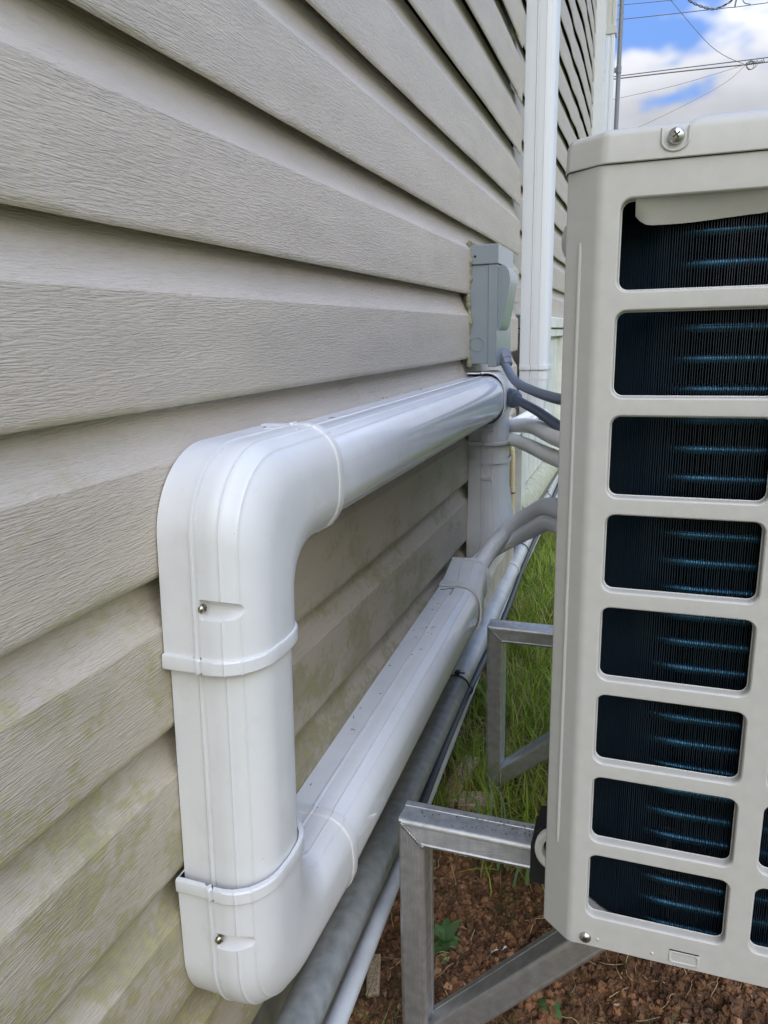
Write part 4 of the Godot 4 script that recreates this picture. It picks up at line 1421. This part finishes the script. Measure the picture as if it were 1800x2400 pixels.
func litter() -> void:
	var stones := [
		[0.136, -0.730, 0.016, "large rough brown stone on the soil inside the nearer stand", [0.13, 0.07, 0.045]],
		[0.188, -0.735, 0.008, "small brown stone right of the large rough stone", [0.17, 0.09, 0.05]],
		[0.222, -0.820, 0.006, "small pale orange pebble under the rubber mount", [0.33, 0.20, 0.11]],
		[0.345, -0.700, 0.0085, "tan pebble on bare soil below the unit corner", [0.26, 0.17, 0.10]],
		[0.255, -0.745, 0.0065, "little reddish stone just above the brace", [0.20, 0.10, 0.06]],
		[0.155, -0.700, 0.005, "tiny orange pebble near the foot of the large stone", [0.30, 0.18, 0.10]],
		[0.420, -0.690, 0.006, "grey brown pebble at the right edge of the soil", [0.24, 0.17, 0.11]]]
	var i := 0
	for s in stones:
		var m := mat(lin(s[4][0], s[4][1], s[4][2]), 0.95)
		mottled(m, s[4], 200 + i, 0.06, 0.04, 0.6, 1.3)
		var o := part("stone", pebble(s[2], 60 + i), m, self)
		o.position = Vector3(s[0], ground_y(s[0], s[1]) + s[2] * 0.45, s[1])
		tag(o, s[3], "stone", "stones on the soil")
		i += 1
	# pieces of wood lying at the wall
	var woods := [[Vector3(0.008, -0.842, -0.770), Vector3(0.0085, 0.006, 0.030), 0.3, "short stained wooden offcut by the wall in front of the nearer stand"],
		[Vector3(0.016, -0.838, -1.235), Vector3(0.0165, 0.010, 0.072), -0.15, "pale weathered wooden board leaning to the wall beside the farther stand"],
		[Vector3(0.062, -0.840, -1.185), Vector3(0.034, 0.009, 0.020), 0.1, "pale wooden batten lying under the farther stand"]]
	for w in woods:
		var b := Buf.new()
		b.box(-w[1], w[1], 0.0015)
		var o := part("wood_offcut", b.done(), M.wood, self)
		o.position = w[0]
		o.rotation = Vector3(0.08, w[2], 0.10)
		tag(o, w[3], "piece of wood", "wooden offcuts on the soil")
	var pv := Buf.new()
	var r0 := PackedVector3Array()
	var r1 := PackedVector3Array()
	for q in [[-0.045, -0.02], [-0.02, 0.026], [0.018, 0.030], [0.028, 0.012], [0.040, 0.004], [0.036, -0.024], [0.0, -0.034]]:
		r0.append(Vector3(q[0] * 0.8, 0, q[1] * 0.8))
		r1.append(Vector3(q[0] * 0.72, 0.012, q[1] * 0.72))
	pv.loft([r0, r1], true, true, true)
	var po := part("stone_chip", pv.done(20), M.paper, self)
	po.position = Vector3(0.062, -0.848, -1.075)
	po.rotation = Vector3(0.35, 0.2, 0.1)
	tag(po, "broken white stone slab piece behind the nearer stand arm", "stone")
	# white scraps
	var sc := [[0.158, -0.870, "small white scrap in the soil beside the weed"], [0.165, -0.712, "white curled scrap beside the large stone"], [0.395, -0.672, "white scrap on the soil at the far right"]]
	i = 0
	for q in sc:
		var b := Buf.new()
		for k in 3:
			var p := Vector3(q[0], ground_y(q[0], q[1]) + 0.004, q[1]) + Vector3(rng.randf_range(-1, 1), 0, rng.randf_range(-1, 1)) * 0.005
			var pts := []
			var dir := Vector3(rng.randf_range(-1, 1), 0, rng.randf_range(-1, 1)).normalized()
			for j in 4: pts.append(p + dir * 0.0035 * j + Vector3(rng.randf_range(-1, 1), rng.randf_range(0.0, 1.2), rng.randf_range(-1, 1)) * 0.0022)
			var L := PackedVector3Array()
			var R := PackedVector3Array()
			var cp := curve(pts, 0.001)
			for j in cp.size():
				var w := Vector3(-dir.z, 0.4 * sin(j * 0.5), dir.x) * 0.0014 * sin(PI * (j + 0.6) / (cp.size() + 0.2))
				L.append(cp[j] - w)
				R.append(cp[j] + w)
			b.loft([L, R], false)
		var o := part("paper_scrap", b.done(60), M.paper, self)
		tag(o, q[2], "scrap", "white scraps on the soil")
		i += 1

# ------------------------------------------------------------------ plants
func blade_mesh(h: float, w: float, bend: float) -> ArrayMesh:
	var st := SurfaceTool.new()
	st.begin(Mesh.PRIMITIVE_TRIANGLES)
	var L := []
	var R := []
	for k in 5:
		var s := k / 4.0
		var c := Vector3(0, h * (s - 0.25 * bend * s * s), bend * h * s * s)
		var ww := w * (1.0 - s * s) * 0.5
		L.append(c + Vector3(-ww, 0, 0))
		R.append(c + Vector3(ww, 0, 0))
	for k in 4:
		for p in [L[k], L[k + 1], R[k + 1], L[k], R[k + 1], R[k]]: st.add_vertex(p)
	st.generate_normals()
	return st.commit()

func scatter(called: String, label: String, mesh: Mesh, m: Material, list: Array, cols: Array, cat: String) -> void:
	var mm := MultiMesh.new()
	mm.transform_format = MultiMesh.TRANSFORM_3D
	mm.use_colors = true
	mm.mesh = mesh
	mesh.surface_set_material(0, m)
	mm.instance_count = list.size()
	for i in list.size():
		mm.set_instance_transform(i, list[i])
		mm.set_instance_color(i, cols[i])
	var mi := MultiMeshInstance3D.new()
	mi.name = numbered(called)
	mi.multimesh = mm
	add_child(mi)
	mi.set_meta("kind", "stuff")
	tag(mi, label, cat)

func plants() -> void:
	var labs := ["tall bright green grass growing behind the farther stand", "short green grass beside the wall pipes", "bent grass blades mixed into the lawn"]
	for k in 3:
		var g := RandomNumberGenerator.new()
		g.seed = 70 + k
		var list := []
		var cols := []
		for i in 42000:
			var x := g.randf_range(-0.015, 1.0)
			var z := g.randf_range(-0.95, -4.6) if g.randf() < 0.8 else g.randf_range(-0.95, -2.4)
			if g.randf() > grassy(x, z) * clampf(0.75 + 1.6 * hn.get_noise_2d(x * 1.7 + 9.0, z * 1.7), 0.12, 1.0): continue
			var s := g.randf_range(0.5, 1.25)
			var bs := Basis.from_euler(Vector3(g.randf_range(-0.5, 0.5), g.randf() * TAU, g.randf_range(-0.3, 0.3))).scaled(Vector3(1, s, s))
			list.append(Transform3D(bs, Vector3(x, ground_y(x, z) - 0.003, z)))
			var t := g.randf_range(0.6, 1.35)
			if g.randf() < 0.2: cols.append(Color(0.36 * t, 0.30 * t, 0.13 * t))
			else: cols.append(Color(0.24 * t + 0.10 * g.randf(), 0.40 * t, 0.045 * t))
		scatter("grass", labs[k], blade_mesh([0.085, 0.05, 0.07][k], [0.0034, 0.003, 0.0028][k], [0.5, 0.3, 1.1][k]), M.grass, list, cols, "grass")
	# dry straws and roots on the bare soil
	var g2 := RandomNumberGenerator.new()
	g2.seed = 88
	var b := Buf.new()
	for i in 620:
		var x := g2.randf_range(-0.01, 0.65)
		var z := g2.randf_range(-0.45, -1.5)
		var l := g2.randf_range(0.012, 0.05)
		var a := g2.randf() * TAU
		var pts := []
		for j in 4:
			a += g2.randf_range(-0.6, 0.6)
			pts.append(Vector3(x, ground_y(x, z) + 0.003 + g2.randf() * 0.007, z))
			x += cos(a) * l / 3
			z += sin(a) * l / 3
		var rr := g2.randf_range(0.00035, 0.0008)
		b.tube(curve(pts, 0.006), func(_s: float, _j: int) -> float: return rr, 4)
	var so := part("dry_straw", b.quick(), M.straw, self)
	so.set_meta("kind", "stuff")
	var lt := Buf.new()
	for i in 90:
		var x := g2.randf_range(0.0, 0.6)
		var z := g2.randf_range(-0.5, -1.4)
		var p := Vector3(x, ground_y(x, z) + 0.004, z)
		var a := g2.randf() * TAU
		var d := Vector3(cos(a), g2.randf_range(-0.3, 0.3), sin(a)) * g2.randf_range(0.003, 0.009)
		var sd := d.cross(Vector3(g2.randf_range(-0.4, 0.4), 1, g2.randf_range(-0.4, 0.4))).normalized() * d.length() * 0.38
		lt.tri(p - d, p + sd + Vector3(0, 0.001, 0), p + d)
		lt.tri(p - d, p + d, p - sd + Vector3(0, 0.001, 0))
	var lto := part("leaf_litter", lt.done(), M.straw, self)
	lto.set_meta("kind", "stuff")
	tag(lto, "small dead leaf bits scattered on the soil", "leaf litter")
	tag(so, "dry straws and roots strewn over the brown soil", "straw")
	# sparse grass tufts on the soil at the lower right and by the near wall
	var list := []
	var cols := []
	for c in [[0.30, -0.690, 0.05, 130], [0.37, -0.665, 0.07, 160], [0.055, -0.64, 0.05, 150], [0.035, -0.72, 0.03, 60], [0.16, -0.62, 0.03, 60], [0.45, -0.70, 0.08, 160], [0.15, -1.10, 0.07, 240], [0.22, -1.02, 0.06, 120], [0.12, -1.0, 0.05, 80]]:
		for i in c[3]:
			var x: float = c[0] + g2.randfn() * c[2]
			var z: float = c[1] + g2.randfn() * c[2]
			var s := g2.randf_range(0.35, 1.0)
			list.append(Transform3D(Basis.from_euler(Vector3(g2.randf_range(-0.9, 0.9), g2.randf() * TAU, g2.randf_range(-0.6, 0.6))).scaled(Vector3(0.8, s, s)), Vector3(x, ground_y(x, z) - 0.002, z)))
			var t := g2.randf_range(0.6, 1.3)
			cols.append(Color(0.25 * t, 0.19 * t, 0.08 * t) if g2.randf() < 0.35 else Color(0.07 * t, 0.13 * t, 0.025 * t))
	scatter("grass_tufts", "sparse thin grass tufts on the bare soil near the stands", blade_mesh(0.045, 0.0022, 0.8), M.grass, list, cols, "grass")
	# a few long arching blades beside the farther stand
	var lb := Buf.new()
	for q in [[Vector3(0.095, -0.84, -1.06), Vector3(0.085, -0.74, -1.05), Vector3(0.045, -0.735, -1.02)], [Vector3(0.10, -0.84, -1.05), Vector3(0.115, -0.73, -1.04), Vector3(0.09, -0.70, -1.10)], [Vector3(0.13, -0.84, -1.02), Vector3(0.145, -0.75, -1.0), Vector3(0.20, -0.735, -0.98)], [Vector3(0.14, -0.84, -1.03), Vector3(0.135, -0.72, -1.03), Vector3(0.10, -0.69, -1.05)], [Vector3(0.18, -0.84, -1.0), Vector3(0.185, -0.74, -1.0), Vector3(0.215, -0.70, -1.02)], [Vector3(0.16, -0.84, -0.99), Vector3(0.18, -0.765, -0.97), Vector3(0.235, -0.755, -0.95)]]:
		var path := curve(q, 0.01)
		var L := PackedVector3Array()
		var R := PackedVector3Array()
		for j in path.size():
			var s := float(j) / (path.size() - 1)
			var d := (path[mini(j + 1, path.size() - 1)] - path[maxi(j - 1, 0)]).normalized()
			var side := d.cross(Vector3(0.3, 0.2, 1)).normalized() * 0.0022 * (1.0 - s * s)
			L.append(path[j] - side)
			R.append(path[j] + side)
		lb.loft([L, R], false)
	var lo := part("long_grass", lb.done(60), M.leaf, self)
	tag(lo, "clump of long arching grass blades in front of the farther stand", "grass clump")
	# broad-leaved weed
	var w2 := thing("weed", "tiny single leaved weed beside the unit corner on the soil", "weed", Vector3(0.238, GY, -0.80))
	for i in 4:
		var dir := Vector3(cos(i * 1.7 + 0.4), 0.35, sin(i * 1.7 + 0.4)).normalized()
		var sd := dir.cross(Vector3.UP).normalized()
		var lf := Buf.new()
		var rows := []
		for k in 6:
			var s := k / 5.0
			var c := Vector3(0.238, GY + 0.006, -0.80) + dir * 0.020 * s - Vector3(0, 0.010, 0) * s * s
			rows.append(PackedVector3Array([c - sd * (0.007 * sin(s * PI) + 0.0004), c + Vector3(0, -0.0012, 0), c + sd * (0.007 * sin(s * PI) + 0.0004)]))
		lf.loft(rows, false)
		part("leaf", lf.done(60), M.leaf, w2)
	var w := thing("weed", "small broad leaved green weed beside the leg of the nearer stand", "weed", Vector3(0.083, GY, -0.862))
	for i in 17:
		var a := TAU * i / 17.0 + 0.5 * sin(i * 3.0)
		var l := 0.024 + 0.030 * fposmod(i * 0.618, 1.0)
		var tilt := 0.35 + 0.7 * fposmod(i * 0.37, 1.0)
		var dir := Vector3(cos(a) * cos(tilt), sin(tilt), sin(a) * cos(tilt))
		var side := dir.cross(Vector3.UP).normalized()
		var nrm := side.cross(dir)
		var lf := Buf.new()
		var rows := []
		for k in 8:
			var s := k / 7.0
			var c := Vector3(0.083, GY + 0.006, -0.862) + dir * l * s - Vector3(0, 1, 0) * (0.010 + 0.016 * fposmod(i * 0.77, 1.0)) * s * s
			var ww := 0.16 * l * sin(pow(s, 0.75) * PI) + 0.0008
			rows.append(PackedVector3Array([c - side * ww + nrm * 0.0015, c, c + side * ww + nrm * 0.0015]))
		lf.loft(rows, false)
		part("leaf", lf.done(60), M.leaf, w)
